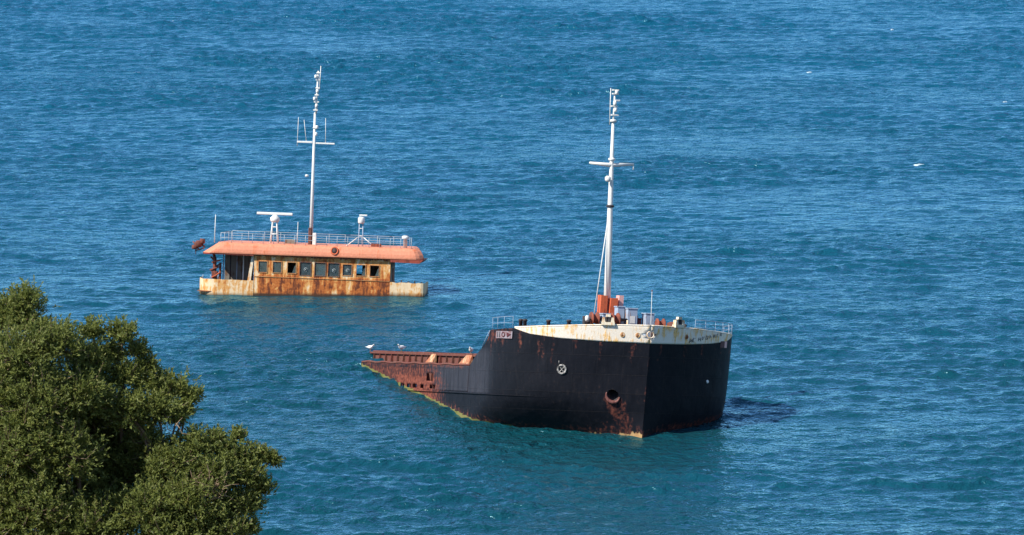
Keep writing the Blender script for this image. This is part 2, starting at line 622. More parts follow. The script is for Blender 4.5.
def shell_attrs(me, D, H, side):
    V = np.zeros(len(me.vertices) * 3, np.float32); me.vertices.foreach_get('co', V)
    wz = world_z(V)
    D = D.ravel(); H = H.ravel(); side = side.ravel()
    sb = (side < 0)
    rust = np.zeros(len(D))
    for dq, w_q, l_q, a_q in ((0.35, .10, 3.4, .46), (1.15, .08, 4.5, .42), (1.9, .12, 2.6, .48), (2.7, .08, 5.0, .42), (3.2, .18, 3.2, .45), (4.4, .2, 2.4, .50), (6.0, .3, 3.4, .46), (7.4, .25, 4.0, .46)):
        rust = np.maximum(rust, a_q * np.exp(-((D - dq) / w_q) ** 2) * (1 - sstep(0.3, l_q, H)))
    # run marks below the hawse pipe
    w = np.abs(D - HAWSE[0] + 0.03 * (H - HAWSE[1])) / (0.34 + 0.06 * (H - HAWSE[1]))
    rust = np.maximum(rust, sb * np.clip(1.05 - w, 0, 0.50) * sstep(HAWSE[1] - 0.35, HAWSE[1] + 0.4, H))
    rust = np.maximum(rust, 0.40 * sb * sstep(4.6, 6.3, H) * (D < 1.6))
    # stem bar
    rust = np.maximum(rust, 0.30 * (D < 0.03) * sstep(0.5, 1.5, H))
    # poop of the forecastle, open shell aft
    rust = np.maximum(rust, 0.42 * sb * sstep(4.6, 5.2, D) * (1 - sstep(9.0, 10.5, D)) * (1 - sstep(0.2, 1.3, H)))
    rust = np.maximum(rust, sb * 0.60 * sstep(13.5, 20, D) * sstep(2.2, 2.6, H))
    rust = np.maximum(rust, sb * 0.95 * sstep(12.5, 21, D) * (1 - sstep(25.5, 27, D)) * sstep(2.75, 3.15, H))
    rust = np.maximum(rust, sb * 0.50 * sstep(10, 13, D) * (1 - sstep(2.3, 2.65, H)))
    rust = np.maximum(rust, 0.46 * sstep(1.0, 0.1, wz) * 1.0)
    plate = sb * sstep(6.2, 8.5, D) * (1 - sstep(16, 22, D)) * sstep(0.6, 1.4, H) * (1 - sstep(3.98, 4.08, H)) * 0.95
    plate = np.maximum(plate, 0.12 * sb)
    cream = sb * sstep(1.5, 0.2, D) * sstep(0.95, 0.10, wz) * 0.50 + sb * (D < 4.5) * sstep(4.5, 2.2, D) * sstep(0.30, 0.10, wz) * 0.46
    algae = sb * sstep(0.17, 0.09, wz) * sstep(4.0, 9, D) * 1.1
    hbq = half_breadth(np.linspace(0, 50, 1001), 1.0)
    arcq = np.concatenate([[0], np.cumsum(np.hypot(np.diff(hbq), np.diff(np.linspace(0, 50, 1001))))])
    set_attr(me, 'arc', np.interp(D, np.linspace(0, 50, 1001), arcq)); set_attr(me, 'depth', H)
    # long thin runs of rust from the deck edge and the seams
    set_attr(me, 'rust', rust); set_attr(me, 'plate', plate); set_attr(me, 'cream', cream); set_attr(me, 'algae', algae)


def build_hull():
    dn = np.concatenate([np.linspace(0, 1.2, 49), np.linspace(1.26, 3, 24), np.linspace(3.12, 11.2, 58)])
    da = np.concatenate([np.linspace(11.6, 46, 80)])
    V = []; D_ = []; H_ = []; S_ = []; Q = []
    base = 0
    for side in (-1, 1):
        # forecastle sides down to main deck level
        v = np.linspace(0, 1, 80)
        D, VV = np.meshgrid(dn, v, indexing='ij')
        Hh = htop(D) + (MAIN - htop(D)) * VV
        lower_h = np.concatenate([[MAIN], np.linspace(MAIN + .05, 4.6, 11), np.linspace(4.72, 7.4, 24), np.linspace(7.6, 11, 8)])
        D2, H2 = np.meshgrid(np.concatenate([dn, da]), lower_h, indexing='ij')
        for (A, B_) in ((D, Hh), (D2, H2)):
            P = hpt(A, B_, side)
            # dished plating between the frames
            if side:
                P[..., 1] += side * -0.012 * (np.abs(np.sin(A * math.pi / 0.75)) ** 0.5) * (A > 1.0)
            n0, n1 = A.shape
            I = base + np.arange(n0 * n1).reshape(n0, n1)
            q = np.stack([I[:-1, :-1], I[:-1, 1:], I[1:, 1:], I[1:, :-1]], -1)
            if side > 0: q = q[..., ::-1]
            keep = np.ones(q.shape[:2], bool)
            if side < 0:
                dc = (A[:-1, :-1] + A[1:, 1:]) / 2; hc = (B_[:-1, :-1] + B_[1:, 1:]) / 2
                keep &= ~((((dc - HAWSE[0]) / 0.155) ** 2 + ((hc - HAWSE[1]) / 0.40) ** 2) < 1)
            Q.append(q[keep].reshape(-1, 4))
            V.append(P.reshape(-1, 3)); D_.append(A.ravel()); H_.append(B_.ravel()); S_.append(np.full(A.size, side))
            base += A.size
    me = grid_mesh('hull', np.concatenate(V), np.concatenate(Q))
    shell_attrs(me, np.concatenate(D_), np.concatenate(H_), np.concatenate(S_))
    return link('hull', me, M_HULL, bow)


hull_o = build_hull()
# hawse pipe: a dark tube running in and up, with a rusted lip on the shell
hc = Vector(hpt(HAWSE[0], HAWSE[1], -1))
e1 = (Vector(hpt(HAWSE[0] + .1, HAWSE[1], -1)) - Vector(hpt(HAWSE[0] - .1, HAWSE[1], -1))).normalized()
e2 = (Vector(hpt(HAWSE[0], HAWSE[1] - .2, -1)) - Vector(hpt(HAWSE[0], HAWSE[1] + .2, -1))).normalized()
nin = e1.cross(e2).normalized()
if nin.y < 0: nin = -nin
mb = MB()
ring = []
for s_ in range(2):
    for i in range(20):
        a = 2 * math.pi * i / 20
        ring.append(hc + e1 * 0.43 * math.cos(a) + e2 * 0.44 * math.sin(a) + (nin * 1.6 + Vector((-.3, 0, 1.0))) * s_)
mb.add(ring, [(i, (i + 1) % 20, 20 + (i + 1) % 20, 20 + i) for i in range(20)] + [tuple(range(20, 40))], True)
mb.build('hawse_pipe', M_DARK, hull_o)
lip = []
lr = []
for i in range(15):
    a = R(150 + 200 * i / 14)
    lip.append(hc - nin * 0.04 + e1 * -0.44 * math.cos(a) + e2 * 0.46 * math.sin(a))
    lr.append(0.03 + 0.10 * math.sin(math.pi * i / 14))
mb = MB().tube(lip, lr, 8)
mb.build('hawse_lip', paint('hawse_rust', (0.22, 0.085, 0.07), (0.09, 0.03, 0.025), amount=0.45, scale=3), hull_o)

# rubbing strake at main deck level
for side in (-1, 1):
    ds = np.concatenate([np.linspace(3.0, 11, 30), np.linspace(11.5, 44, 60)])
    pts = hpt(ds, np.full(len(ds), MAIN + 0.04), side, 0.03)
    rr = np.clip((ds - 3.0) / 6, 0.05, 1) * 0.07
    o = MB().tube([tuple(p) for p in pts], list(rr), 6).build('rubbing_strake', M_HULL, hull_o)
    me = o.data; n_ = len(me.vertices)
    dd = np.repeat(ds, 6)
    shell_attrs(me, dd, np.full(n_, MAIN), np.full(n_, side))


def solid(o, th):
    m = o.modifiers.new('thickness', 'SOLIDIFY'); m.thickness = th; m.offset = 0
    return o


# white bow bulwark with its cap rail and openings
def bow_bulwark():
    V = []; Q = []; base = 0
    for side in (-1, 1):
        d = np.linspace(0, 4.75, 60); v = np.linspace(0, 1, 12)
        D, VV = np.meshgrid(d, v, indexing='ij')
        tp = np.interp(D, [0, 1, 2.5, 3.75, 4.75], [-0.83, -0.78, -0.62, -0.50, -0.43])
        bt = htop(D) - 0.004
        Hh = tp + (bt - tp) * VV
        P = hpt(D, Hh, side, 0.0)
        P[..., 0] += 0.0
        I = base + np.arange(D.size).reshape(D.shape)
        q = np.stack([I[:-1, :-1], I[:-1, 1:], I[1:, 1:], I[1:, :-1]], -1)
        if side > 0: q = q[..., ::-1]
        keep = np.ones(q.shape[:2], bool)
        dc = (D[:-1, :-1] + D[1:, 1:]) / 2; hh = (Hh[:-1, :-1] + Hh[1:, 1:]) / 2
        for d0, h0 in ((0.0, -0.25),):
            keep &= ~((((dc - d0) / 0.13) ** 2 + ((hh - h0) / 0.24) ** 2) < 1)
        Q.append(q[keep].reshape(-1, 4)); V.append(P.reshape(-1, 3)); base += D.size
    o = link('bow_bulwark', grid_mesh('bow_bulwark', np.concatenate(V), np.concatenate(Q)), M_BULW, bow)
    return solid(o, 0.05)


bulw = bow_bulwark()
for side in (-1, 1):
    ds = np.linspace(0, 4.75, 40)
    tp = np.interp(ds, [0, 1, 2.5, 3.75, 4.75], [-0.83, -0.78, -0.62, -0.50, -0.43])
    MB().tube([tuple(p) for p in hpt(ds, tp - 0.03, side, 0.0)], 0.055, 6).build('cap_rail', M_BULW, bulw)
# fairlead rings in the bulwark
M_FAIR = paint('fairlead_paint', (0.55, 0.36, 0.16), (0.35, 0.16, 0.06), amount=0.5, scale=4)
MB().torus((0.03, 0, 0.25), 0.24, 0.22, (0, 1, 0), (0, 0, 1), 0.035, 24, 8).build('stem_fairlead', M_BULW, bulw)
for d0, sd_ in ((0.62, -1), (0.27, -1), (1.15, 1)):
    c = Vector(hpt(d0, -0.2, sd_, 0.03)); u1 = (Vector(hpt(d0 + .1, -0.2, sd_, 0.03)) - Vector(hpt(d0 - .1, -0.2, sd_, .03))).normalized()
    o = MB().torus(c, 0.13, 0.15, u1, (0, 0, 1), 0.03, 20, 6).build('fairlead', M_FAIR, bulw)
    MB().lathe([(0.0, -0.02), (0.14, -0.02), (0.14, 0.02), (0.0, 0.02)], 16, c, 'x').build('fairlead_plug', paint('fairlead_rust_%d' % int(d0 * 100), (0.30, 0.15, 0.06), amount=0.5, scale=4), o)

# decks and the forecastle bulkhead
def deck_sheet(name, d0, d1, hfun, mat, n=40, inset=0.05):
    ds = np.linspace(d0, d1, n)
    V = []; Q = []
    for i, d in enumerate(ds):
        h = float(hfun(d))
        hb = max(float(half_breadth(d, h)) - inset, 0.01)
        for k in range(9):
            y = hb * (k / 4 - 1)
            V.append((-(d + HRAKE * h), y, -h + 0.12 * (1 - (k / 4 - 1) ** 2)))
    for i in range(n - 1):
        for k in range(8):
            a = i * 9 + k
            Q.append((a, a + 1, a + 10, a + 9))
    return link(name, grid_mesh(name, V, Q), mat, bow)


deck_sheet('forecastle_deck', 0.12, 8.0, lambda d: 0.42, M_DECK)
deck_sheet('main_deck', 8.2, 46, lambda d: MAIN, M_DECK, 60)
h0 = 0.44
w_ = float(half_breadth(8.0, 1.0)) - 0.06
MB().box(-8.30, -8.22, -w_, w_, -MAIN - 0.1, -h0).build('forecastle_bulkhead', M_HULL, bow)
for y in (-4.5, 3.8):
    o = MB().box(-8.36, -8.305, y, y + 0.85, -MAIN + 0.2, -MAIN + 2.1, 0.02).build('bulkhead_door', M_REDRUST, bow)
    MB().tube([(-8.40, y + .15, -MAIN + 1.1), (-8.40, y + .35, -MAIN + 1.1)], 0.025, 6).build('handle', M_DARK, o)


# side bulwarks of the well deck, torn and rusted, with freeing ports
PORTS = [(25.9, 0.42), (24.6, 0.42), (23.3, 0.42), (22.1, 0.42), (20.6, 0.36), (18.3, 0.60)]
def side_bulwark(side):
    d = np.concatenate([np.arange(11.2, 16, 0.2), np.arange(16, 27, 0.12), np.arange(27, 34, 0.3)])
    v = np.linspace(0, 1, 15)
    D, VV = np.meshgrid(d, v, indexing='ij')
    tp = htop(D) + 0.03 * np.sin(D * 1.9) * (D > 13)
    Hh = tp + (MAIN - tp) * VV
    P = hpt(D, Hh, side)
    P[..., 1] += side * 0.05 * np.sin(D * 0.8) * VV * 0.6
    I = np.arange(D.size).reshape(D.shape)
    q = np.stack([I[:-1, :-1], I[:-1, 1:], I[1:, 1:], I[1:, :-1]], -1)
    if side > 0: q = q[..., ::-1]
    keep = np.ones(q.shape[:2], bool)
    dc = (D[:-1, :-1] + D[1:, 1:]) / 2; hh = (Hh[:-1, :-1] + Hh[1:, 1:]) / 2
    for p, w in PORTS:
        keep &= ~((np.abs(dc - p) < w) & (hh > 3.66) & (hh < 3.95))
    keep &= ~((np.abs(dc - 19.0) < 0.75) & (hh > 2.88) & (hh < 3.42))
    o = link('side_bulwark', grid_mesh('side_bulwark', P, q[keep]), M_HULL, bow)
    shell_attrs(o.data, D, Hh, np.full(D.size, side))
    solid(o, 0.03)
    ds = np.linspace(11.2, 33.8, 70)
    MB().tube([tuple(p) for p in hpt(ds, htop(ds) + 0.03 * np.sin(ds * 1.9) * (ds > 13) - 0.03, side)], 0.075, 6).build('cap_rail', M_COAM, o)
    for k in range(13):
        dd = 12.0 + k * 1.6
        p = Vector(hpt(dd, MAIN, side)); q_ = Vector(hpt(dd, float(htop(dd)) + .1, side))
        inn = Vector((0, -side, 0))
        MB().hexa([p + inn * .03 + Vector((-.02, 0, 0)), p + inn * .55 + Vector((-.02, 0, 0)), p + inn * .55 + Vector((.02, 0, 0)), p + inn * .03 + Vector((.02, 0, 0)),
                   q_ + inn * .03 + Vector((-.02, 0, 0)), q_ + inn * .12 + Vector((-.02, 0, 0)), q_ + inn * .12 + Vector((.02, 0, 0)), q_ + inn * .03 + Vector((.02, 0, 0))]).build('bulwark_stay', M_COAM, o)
    return o


side_bulwark(-1)
side_bulwark(1)

# hatch coaming and covers
CX0, CX1, CW, CZ = -12.2, -45.0, 6.3, -1.50
coam = MB().box(CX1, CX0, -CW, -CW + .06, -MAIN - .1, CZ).box(CX1, CX0, CW - .06, CW, -MAIN - .1, CZ).box(CX0 - .06, CX0, -CW + .06, CW - .06, -MAIN - .1, CZ).build('hatch_coaming', M_COAM, bow)
MB().box(CX1, CX0 + .1, -CW - .16, -CW - .003, CZ - .10, CZ + 0.02).build('coaming_flange', M_COAM, coam)
MB().box(CX1, CX0 + .1, CW + .003, CW + .16, CZ - .10, CZ + 0.02).build('coaming_flange', M_COAM, coam)
for k in range(22):
    x = CX0 - 0.7 - k * 1.3
    for s_ in (-1, 1):
        a = s_ * (CW + .004); b = s_ * (CW + .15); c = s_ * (CW + .40)
        MB().hexa([(x, a, -MAIN - .05), (x, c, -MAIN - .05), (x + .04, c, -MAIN - .05), (x + .04, a, -MAIN - .05), (x, a, CZ - .11), (x, b, CZ - .11), (x + .04, b, CZ - .11), (x + .04, a, CZ - .11)]).build('coaming_stay', M_COAM, coam)
for k in range(9):
    x1 = CX0 + .05 - k * 3.3
    MB().box(x1 - 3.22, x1, -CW + .08, CW - .08, CZ - .02, CZ + .07 + (0.05 if k % 3 == 1 else 0), 0.03).build('hatch_cover', M_COAM, bow)
M_BRKT = paint('worn_cream_paint', (0.58, 0.44, 0.25), (0.28, 0.10, 0.05), amount=0.62, scale=1.6)
for x, w in ((-24.6, 1.5), (-17.4, 2.0)):
    y = -CW - .17
    MB().hexa([(x - w * .55, y - .30, CZ - .62), (x + w * .45, y - .30, CZ - .62), (x + w * .45, y, CZ - .62), (x - w * .55, y, CZ - .62),
               (x - w * .1, y - .05, CZ + .0), (x + w * .45, y - .05, CZ + .0), (x + w * .45, y, CZ + .0), (x - w * .1, y, CZ + .0)]).build('coaming_bracket', M_BRKT, coam)

# name board on the forecastle side
def patch(name, mat, parent, d0, d1, ha, hb_, side, off, n=10):
    D, Hh = np.meshgrid(np.linspace(d0, d1, n), np.linspace(ha, hb_, 4), indexing='ij')
    P = hpt(D, Hh, side, off)
    I = np.arange(D.size).reshape(D.shape)
    q = np.stack([I[:-1, :-1], I[:-1, 1:], I[1:, 1:], I[1:, :-1]], -1)
    return link(name, grid_mesh(name, P, q, False), mat, parent)


nb = solid(patch('name_board', M_LILAC, bow, 4.85, 6.5, -0.18, 0.30, -1, 0.06), 0.04)
nb['label'] = 'faded white name board with dark worn letters'
for a, b in ((6.22, 6.32), (5.98, 6.08)):
    patch('letter', M_DARK, nb, a, b, -0.16, 0.24, -1, 0.09, 3)
D0, H0_ = 5.62, 0.04
mb = MB()
c = Vector(hpt(D0, H0_, -1, 0.085)); u1 = (Vector(hpt(D0 + .1, H0_, -1)) - Vector(hpt(D0 - .1, H0_, -1))).normalized()
mb.torus(c, 0.15, 0.15, u1, (0, 0, 1), 0.04, 18, 6).build('letter', M_MAROON, nb)
D0 = 5.12
c = Vector(hpt(D0, H0_, -1, 0.085)); u1 = (Vector(hpt(D0 + .1, H0_, -1)) - Vector(hpt(D0 - .1, H0_, -1))).normalized(); nn_ = u1.cross(Vector((0, 0, 1)))
mb = MB()
pr = [c + u1 * x + Vector((0, 0, 1)) * z for x, z in ((-.22, .02), (.14, -.16), (.18, .14))]
mb.add(pr + [p - nn_ * .03 for p in pr], [(0, 1, 2), (5, 4, 3), (0, 3, 4, 1), (1, 4, 5, 2), (2, 5, 3, 0)]).build('letter', M_MAROON, nb)

# thruster mark: ring with a crossed propeller, worn white
D0, H0_ = 2.30, 2.25
c = Vector(hpt(D0, H0_, -1, 0.02)); u1 = (Vector(hpt(D0 + .1, H0_, -1)) - Vector(hpt(D0 - .1, H0_, -1))).normalized(); v1 = (Vector(hpt(D0, H0_ - .1, -1)) - Vector(hpt(D0, H0_ + .1, -1))).normalized()
M_MARK = paint('worn_white_mark', (0.50, 0.48, 0.45), (0.03, 0.03, 0.03), amount=0.5, scale=5)
mk = MB().torus(c, 0.27, 0.28, u1, v1, 0.075, 24, 6).build('thruster_mark', M_MARK, bow)
for a in (0.9, 2.3):
    w1 = u1 * math.cos(a) + v1 * math.sin(a)
    MB().tube([c - w1 * .27, c - w1 * .1, c + w1 * .1, c + w1 * .27], [.05, .03, .03, .05], 6).build('mark_blade', M_MARK, mk)
MB().tube([c + u1 * .22 + v1 * .3, c + u1 * .20 + v1 * .58], .035, 6).build('mark_stroke', M_MARK, mk)
# small white disc and pink stripe on the port bow
c = Vector(hpt(2.38, 2.75, 1, 0.02)); u1 = (Vector(hpt(2.48, 2.75, 1)) - Vector(hpt(2.28, 2.75, 1))).normalized()
MB().torus(c, 0.06, 0.06, u1, (0, 0, 1), 0.07, 14, 6).build('port_mark', M_WHITE, bow)
patch('port_stripe', M_PINK, bow, 3.45, 3.75, -0.02, 0.42, 1, 0.03, 4)
patch('port_stripe', M_MAROON, bow, 3.05, 3.40, -0.02, 0.42, 1, 0.03, 4)
# the ship's name on the port bulwark: dark worn letters
xd = [1.28, 1.42, 1.66, 1.84, 2.02, 2.24, 2.46, 2.7, 2.96]
M_LET = paint('dark_letter_paint', (0.10, 0.11, 0.11), (0.45, 0.42, 0.36), amount=0.4, scale=6)
for i, dq in enumerate(xd):
    hm = 0.02 - 0.06 * i + (0.02 if i < 3 else 0)
    st_ = 0.26 - 0.008 * i
    mb = MB()
    A_ = Vector(hpt(dq, hm + st_ / 2, 1, 0.045)); B_ = Vector(hpt(dq + .02, hm - st_ / 2, 1, 0.045))
    C_ = Vector(hpt(dq + .10, hm + st_ / 2, 1, 0.045)); E_ = Vector(hpt(dq + .11, hm - st_ / 2, 1, 0.045))
    mb.tube([A_, B_], 0.024, 5)
    if i % 2 == 0: mb.tube([C_, E_], 0.024, 5)
    if i % 3 == 0: mb.tube([A_, E_], 0.02, 5)
    elif i % 3 == 1: mb.tube([B_, E_], 0.02, 5); mb.tube([A_, C_], 0.02, 5)
    else: mb.tube([A_.lerp(B_, .5), C_.lerp(E_, .5)], 0.02, 5)
    mb.build('letter', M_LET, bulw)

# ---- gear on the forecastle
ZF = -0.36       # forecastle deck level on the centreline
MX, MY = -8.0, 0.0
def fmast():
    z0 = ZF
    up = .42
    m = MB().tube([(MX, MY, z0 + 0.4), (MX, MY, 7), (MX, MY, 12.0), (MX, MY, 14.85)], [0.26, 0.21, 0.14, 0.09], 12).build('mast', M_WHITE, bow)
    MB().tube([(MX, MY - 1.62, 11.84), (MX, MY - .2, 11.76), (MX, MY + .2, 11.78), (MX, MY + 1.62, 11.88)], [.08, .14, .14, .08], 8).build('crosstree', M_WHITE, m)
    MB().tube([(MX, MY + 1.60, 11.85), (MX, MY + 1.60, 11.50)], .045, 6).build('crosstree_light', M_WHITE, m)
    for z, r in ((12.15, .24), (8.95, .27), (14.35, .24)):
        MB().lathe([(r * .6, -.10), (r, -.06), (r, .06), (r * .6, .10)], 12, (MX, MY, z + (up if z > 14 else 0))).build('mast_band', M_DARK if z < 9 else M_WHITE, m)
    MB().lathe([(.12, -.2), (.2, -.1), (.2, .1), (.1, .2)], 10, (MX + .35, MY - .38, 10.8)).build('mast_lamp', M_WHITE, m)
    # top section with lamp brackets
    MB().tube([(MX, MY - .25, 14.5), (MX, MY - .25, 17.0)], .03, 6).build('whip_aerial', M_WHITE, m)
    MB().tube([(MX, MY + .0, 14.4), (MX, MY + .06, 16.6)], .06, 6).build('topmast', M_WHITE, m)
    for z, dx_, w in ((14.75, .1, .26), (15.35, .05, .22), (15.75, .25, .17), (16.2, .1, .22), (16.45, .1, .22)):
        MB().box(MX - .12, MX + .12, MY - w + dx_, MY + w + dx_, z + up - .05, z + up + .05, .01).build('lamp_bracket', M_WHITE, m)
    for z, dx_ in ((15.1, .1), (15.55, .05), (16.3, .15)):
        MB().lathe([(.08, -.14), (.12, -.1), (.12, .1), (.07, .15)], 10, (MX + .1, MY + dx_, z + up)).build('mast_lamp', M_WHITE, m)
    MB().tube([(MX, MY - .12, 8.2), (MX + .6, MY - 1.15, 1.6)], .035, 6).build('stay_wire', M_WHITE, m)


fmast()
# mast house: three orange posts around the mast foot, braced together
mh = MB().box(MX - .85, MX + .95, -1.55, 1.35, ZF + .0, ZF + 1.05, .03).build('mast_house', M_REDRUST, bow)
for x, y, w, z1, mat, tilt in ((MX + .50, -.50, .24, 2.85, M_ORANGE, .10), (MX + .60, .20, .26, 2.70, M_ORANGE, .14), (MX + .4, .78, .16, 2.90, M_PINK, .05), (MX - .7, -.1, .20, 2.9, M_ORANGE, 0)):
    z0 = ZF + 1.055
    MB().hexa([(x - .3, y - w - tilt, z0), (x + .3, y - w - tilt, z0), (x + .3, y + w - tilt, z0), (x - .3, y + w - tilt, z0), (x - .3, y - w, z1), (x + .3, y - w, z1), (x + .3, y + w, z1), (x - .3, y + w, z1)]).build('mast_post', mat, mh)
MB().box(MX + .40, MX + .55, -.30, .0, 1.5, 1.65).build('post_brace', M_ORANGE, mh)
# windlass, lockers, vents
def gear_box(x, y, w, l, z1, name='deck_box', mat=M_BLUEGREY, lid=True):
    o = MB().box(x - l, x + l, y - w, y + w, ZF - .02, z1 - .06, .03).build(name, mat, bow)
    if lid:
        MB().box(x - l - .04, x + l + .04, y - w - .04, y + w + .04, z1 - .058, z1 + .02, .015).build('lid', mat, o)
    return o


gear_box(-4.4, -1.55, .27, .3, 1.60)
gear_box(-4.9, -.30, .26, .3, 2.12)
o = gear_box(-4.6, .38, .36, .4, 2.02)
MB().box(-4.19, -4.18, .2, .56, 1.0, 1.5).build('panel', M_WHITE, o)
gear_box(-4.3, 1.55, .32, .35, 1.72)
gear_box(-4.6, .98, .14, .2, 1.35, 'valve_box', M_MAROON)
wl = MB().box(-5.3, -4.6, -3.3, .9, ZF, ZF + .8, .03).build('windlass', M_DARK, bow)
for y in (-2.35, -.85):
    MB().lathe([(.22, -.26), (.46, -.24), (.46, -.18), (.30, -.16), (.30, .16), (.46, .18), (.46, .24), (.22, .26)], 20, (-4.3, y, 1.22), 'y').build('drum', M_REDRUST, wl)
MB().tube([(-4.3, -2.95, 1.22), (-4.3, .1, 1.22)], .10, 10).build('shaft', M_DARK, wl)
MB().box(-4.6, -4.25, -3.1, -2.8, ZF, ZF + 1.75, .04).build('gear_case', M_DARK, wl)
MB().lathe([(.05, 0), (.13, .06), (.15, .3), (.08, .42)], 10, (-4.0, -2.98, 1.0)).build('brake_cap', M_WHITE, wl)
wl2 = MB().box(-3.5, -2.9, 1.4, 2.6, ZF, ZF + .75, .03).build('mooring_winch', M_DARK, bow)
MB().lathe([(.2, -.28), (.4, -.26), (.4, -.2), (.24, -.18), (.24, .18), (.4, .2), (.4, .26), (.2, .28)], 18, (-3.2, 2.0, 1.0), 'y').build('drum', M_REDRUST, wl2)
for x, y, z in ((-5.6, .9, 1.9), (-5.4, 1.2, 1.55), (-3.9, -.1, 1.2), (-5.0, 2.1, 1.4)):
    MB().tube([(x, y, ZF), (x, y, z)], .07, 8).build('standpipe', M_DARK if y > 0 else M_CREAM, bow)
# goose-neck vent with rusted cowl
vt = MB().lathe([(.16, 0), (.16, .9), (.3, .98), (.42, 1.2), (.40, 1.45), (.2, 1.55), (.05, 1.56)], 14, (-2.8, 2.75, ZF)).build('mushroom_vent', M_COAM, bow)
# roller fairleads riding on the bulwark
def roller(d, side, name='roller_fairlead'):
    p = Vector(hpt(d, -0.86, side)); u1 = (Vector(hpt(d + .1, -.86, side)) - Vector(hpt(d - .1, -.86, side))).normalized(); inn = Vector((0, 0, 1)).cross(u1)
    Z = Vector((0, 0, 1)); u1 = u1 * .72; inn = inn * .8
    mb = MB()
    def blk(a, b, c0, c1, z0, z1, top=1.0):
        q = [p + u1 * a + inn * c0 + Z * z0, p + u1 * b + inn * c0 + Z * z0, p + u1 * b + inn * c1 + Z * z0, p + u1 * a + inn * c1 + Z * z0]
        m_ = (a + b) / 2
        q += [p + u1 * (m_ + (a - m_) * top) + inn * c0 + Z * z1, p + u1 * (m_ + (b - m_) * top) + inn * c0 + Z * z1, p + u1 * (m_ + (b - m_) * top) + inn * c1 + Z * z1, p + u1 * (m_ + (a - m_) * top) + inn * c1 + Z * z1]
        mb.hexa(q)
    blk(-.62, .62, -.22, .22, -.06, .14)
    o = mb.build(name, M_CREAM, bow)
    for s_ in (-1, 1):
        mb = MB(); blk(s_ * .42 - .17, s_ * .42 + .17, -.18, .18, .145, .45, .6); mb.build('horn', M_CREAM, o)
        MB().lathe([(.13, 0), (.10, .08), (.10, .28), (.14, .34)], 12, p + u1 * s_ * .14 + Z * .145).build('roller', M_DARK, o)
    mb = MB(); blk(-.25, .25, -.15, .15, .49, .66, .8); mb.build('keeper', M_CREAM, o)


roller(1.0, -1)
roller(0.85, 1)
# jackstaff at the stem
js = MB().tube([(-.9, .38, ZF), (-.9, .38, 3.15)], [.026, .014], 8).build('jackstaff', M_WHITE, bow)
MB().lathe([(.01, -.06), (.045, -.03), (.045, .03), (.01, .06)], 8, (-.9, .38, 3.2)).build('lamp', M_REDRUST, js)
# bollards
for x, y in ((-3.2, -4.6), (-4.4, -5.6), (-3.0, -3.3), (-5.2, 4.6), (-6.2, -6.6), (-6.6, -6.75)):
    b_ = MB().lathe([(.13, 0), (.13, 1.30), (.17, 1.32), (.17, 1.42), (.08, 1.46)], 12, (x, y, ZF + (.0 if abs(y) < 5 else -.04))).build('bollard', M_DARK, bow)
# handrails on both sides of the forecastle
def rail_run(pts, parent, hgt=1.0, bars=2, r=.028, mat=M_WHITE, name='handrail', post=True):
    pts = [Vector(p) for p in pts]
    root = MB().tube([p + Vector((0, 0, hgt)) for p in pts], r, 6).build(name, mat, parent)
    for k in range(1, bars):
        MB().tube([p + Vector((0, 0, hgt * k / bars)) for p in pts], r * .8, 6).build('mid_rail', mat, root)
    if post:
        pm = None
        for p in pts:
            if pm is None:
                o = MB().tube([(0, 0, 0), (0, 0, hgt)], r, 6).build('rail_post', mat, root)
                pm = o.data
            else:
                o = link('rail_post', pm, mat, root)
            o.location = p
    return root


rail_run([tuple(hpt(d, -0.62 + .05 * (d - 1.4), 1)) for d in (1.5, 2.0, 2.6, 3.2, 3.9, 4.7, 5.6, 6.6, 7.6)], bow, 0.75, 3, .016, M_BLUEGREY)
rail_run([tuple(hpt(d, float(htop(d)), -1)) for d in (4.9, 5.7, 6.5, 7.3)], bow, 0.8, 2, .014, M_BLUEGREY)
MB().tube([tuple(hpt(7.75, -.2, -1)), tuple(hpt(8.3, .3, -1, .02)), tuple(hpt(9.0, .95, -1, .03))], .03, 6).build('side_rail', M_BLUEGREY, bow)


# ------------------------------------------------------------------ bridge section of the wreck
BR_M = ship_matrix(R(-4.5), R(6.0), R(1.5), (-15.93, 389.3, 0.0))
br = bpy.data.objects.new('shipwreck_bridge', None)
COL.objects.link(br)
br.matrix_world = BR_M
tag(br, 'rusty cream wheelhouse of a sunken ship under a salmon roof with radar', 'shipwreck')
YL, YR = -4.5, 6.3
SILL, HEAD, WTOP = 1.72, 2.56, 3.12
WIN = [(-3.80, .33, 'g'), (-2.66, .33, 'g'), (-1.50, .33, 'o'), (-.42, .42, 'c'), (.76, .42, 'g'), (1.82, .42, 'c'), (2.90, .35, 'c'), (3.98, .35, 'o'), (5.06, .35, 'o')]


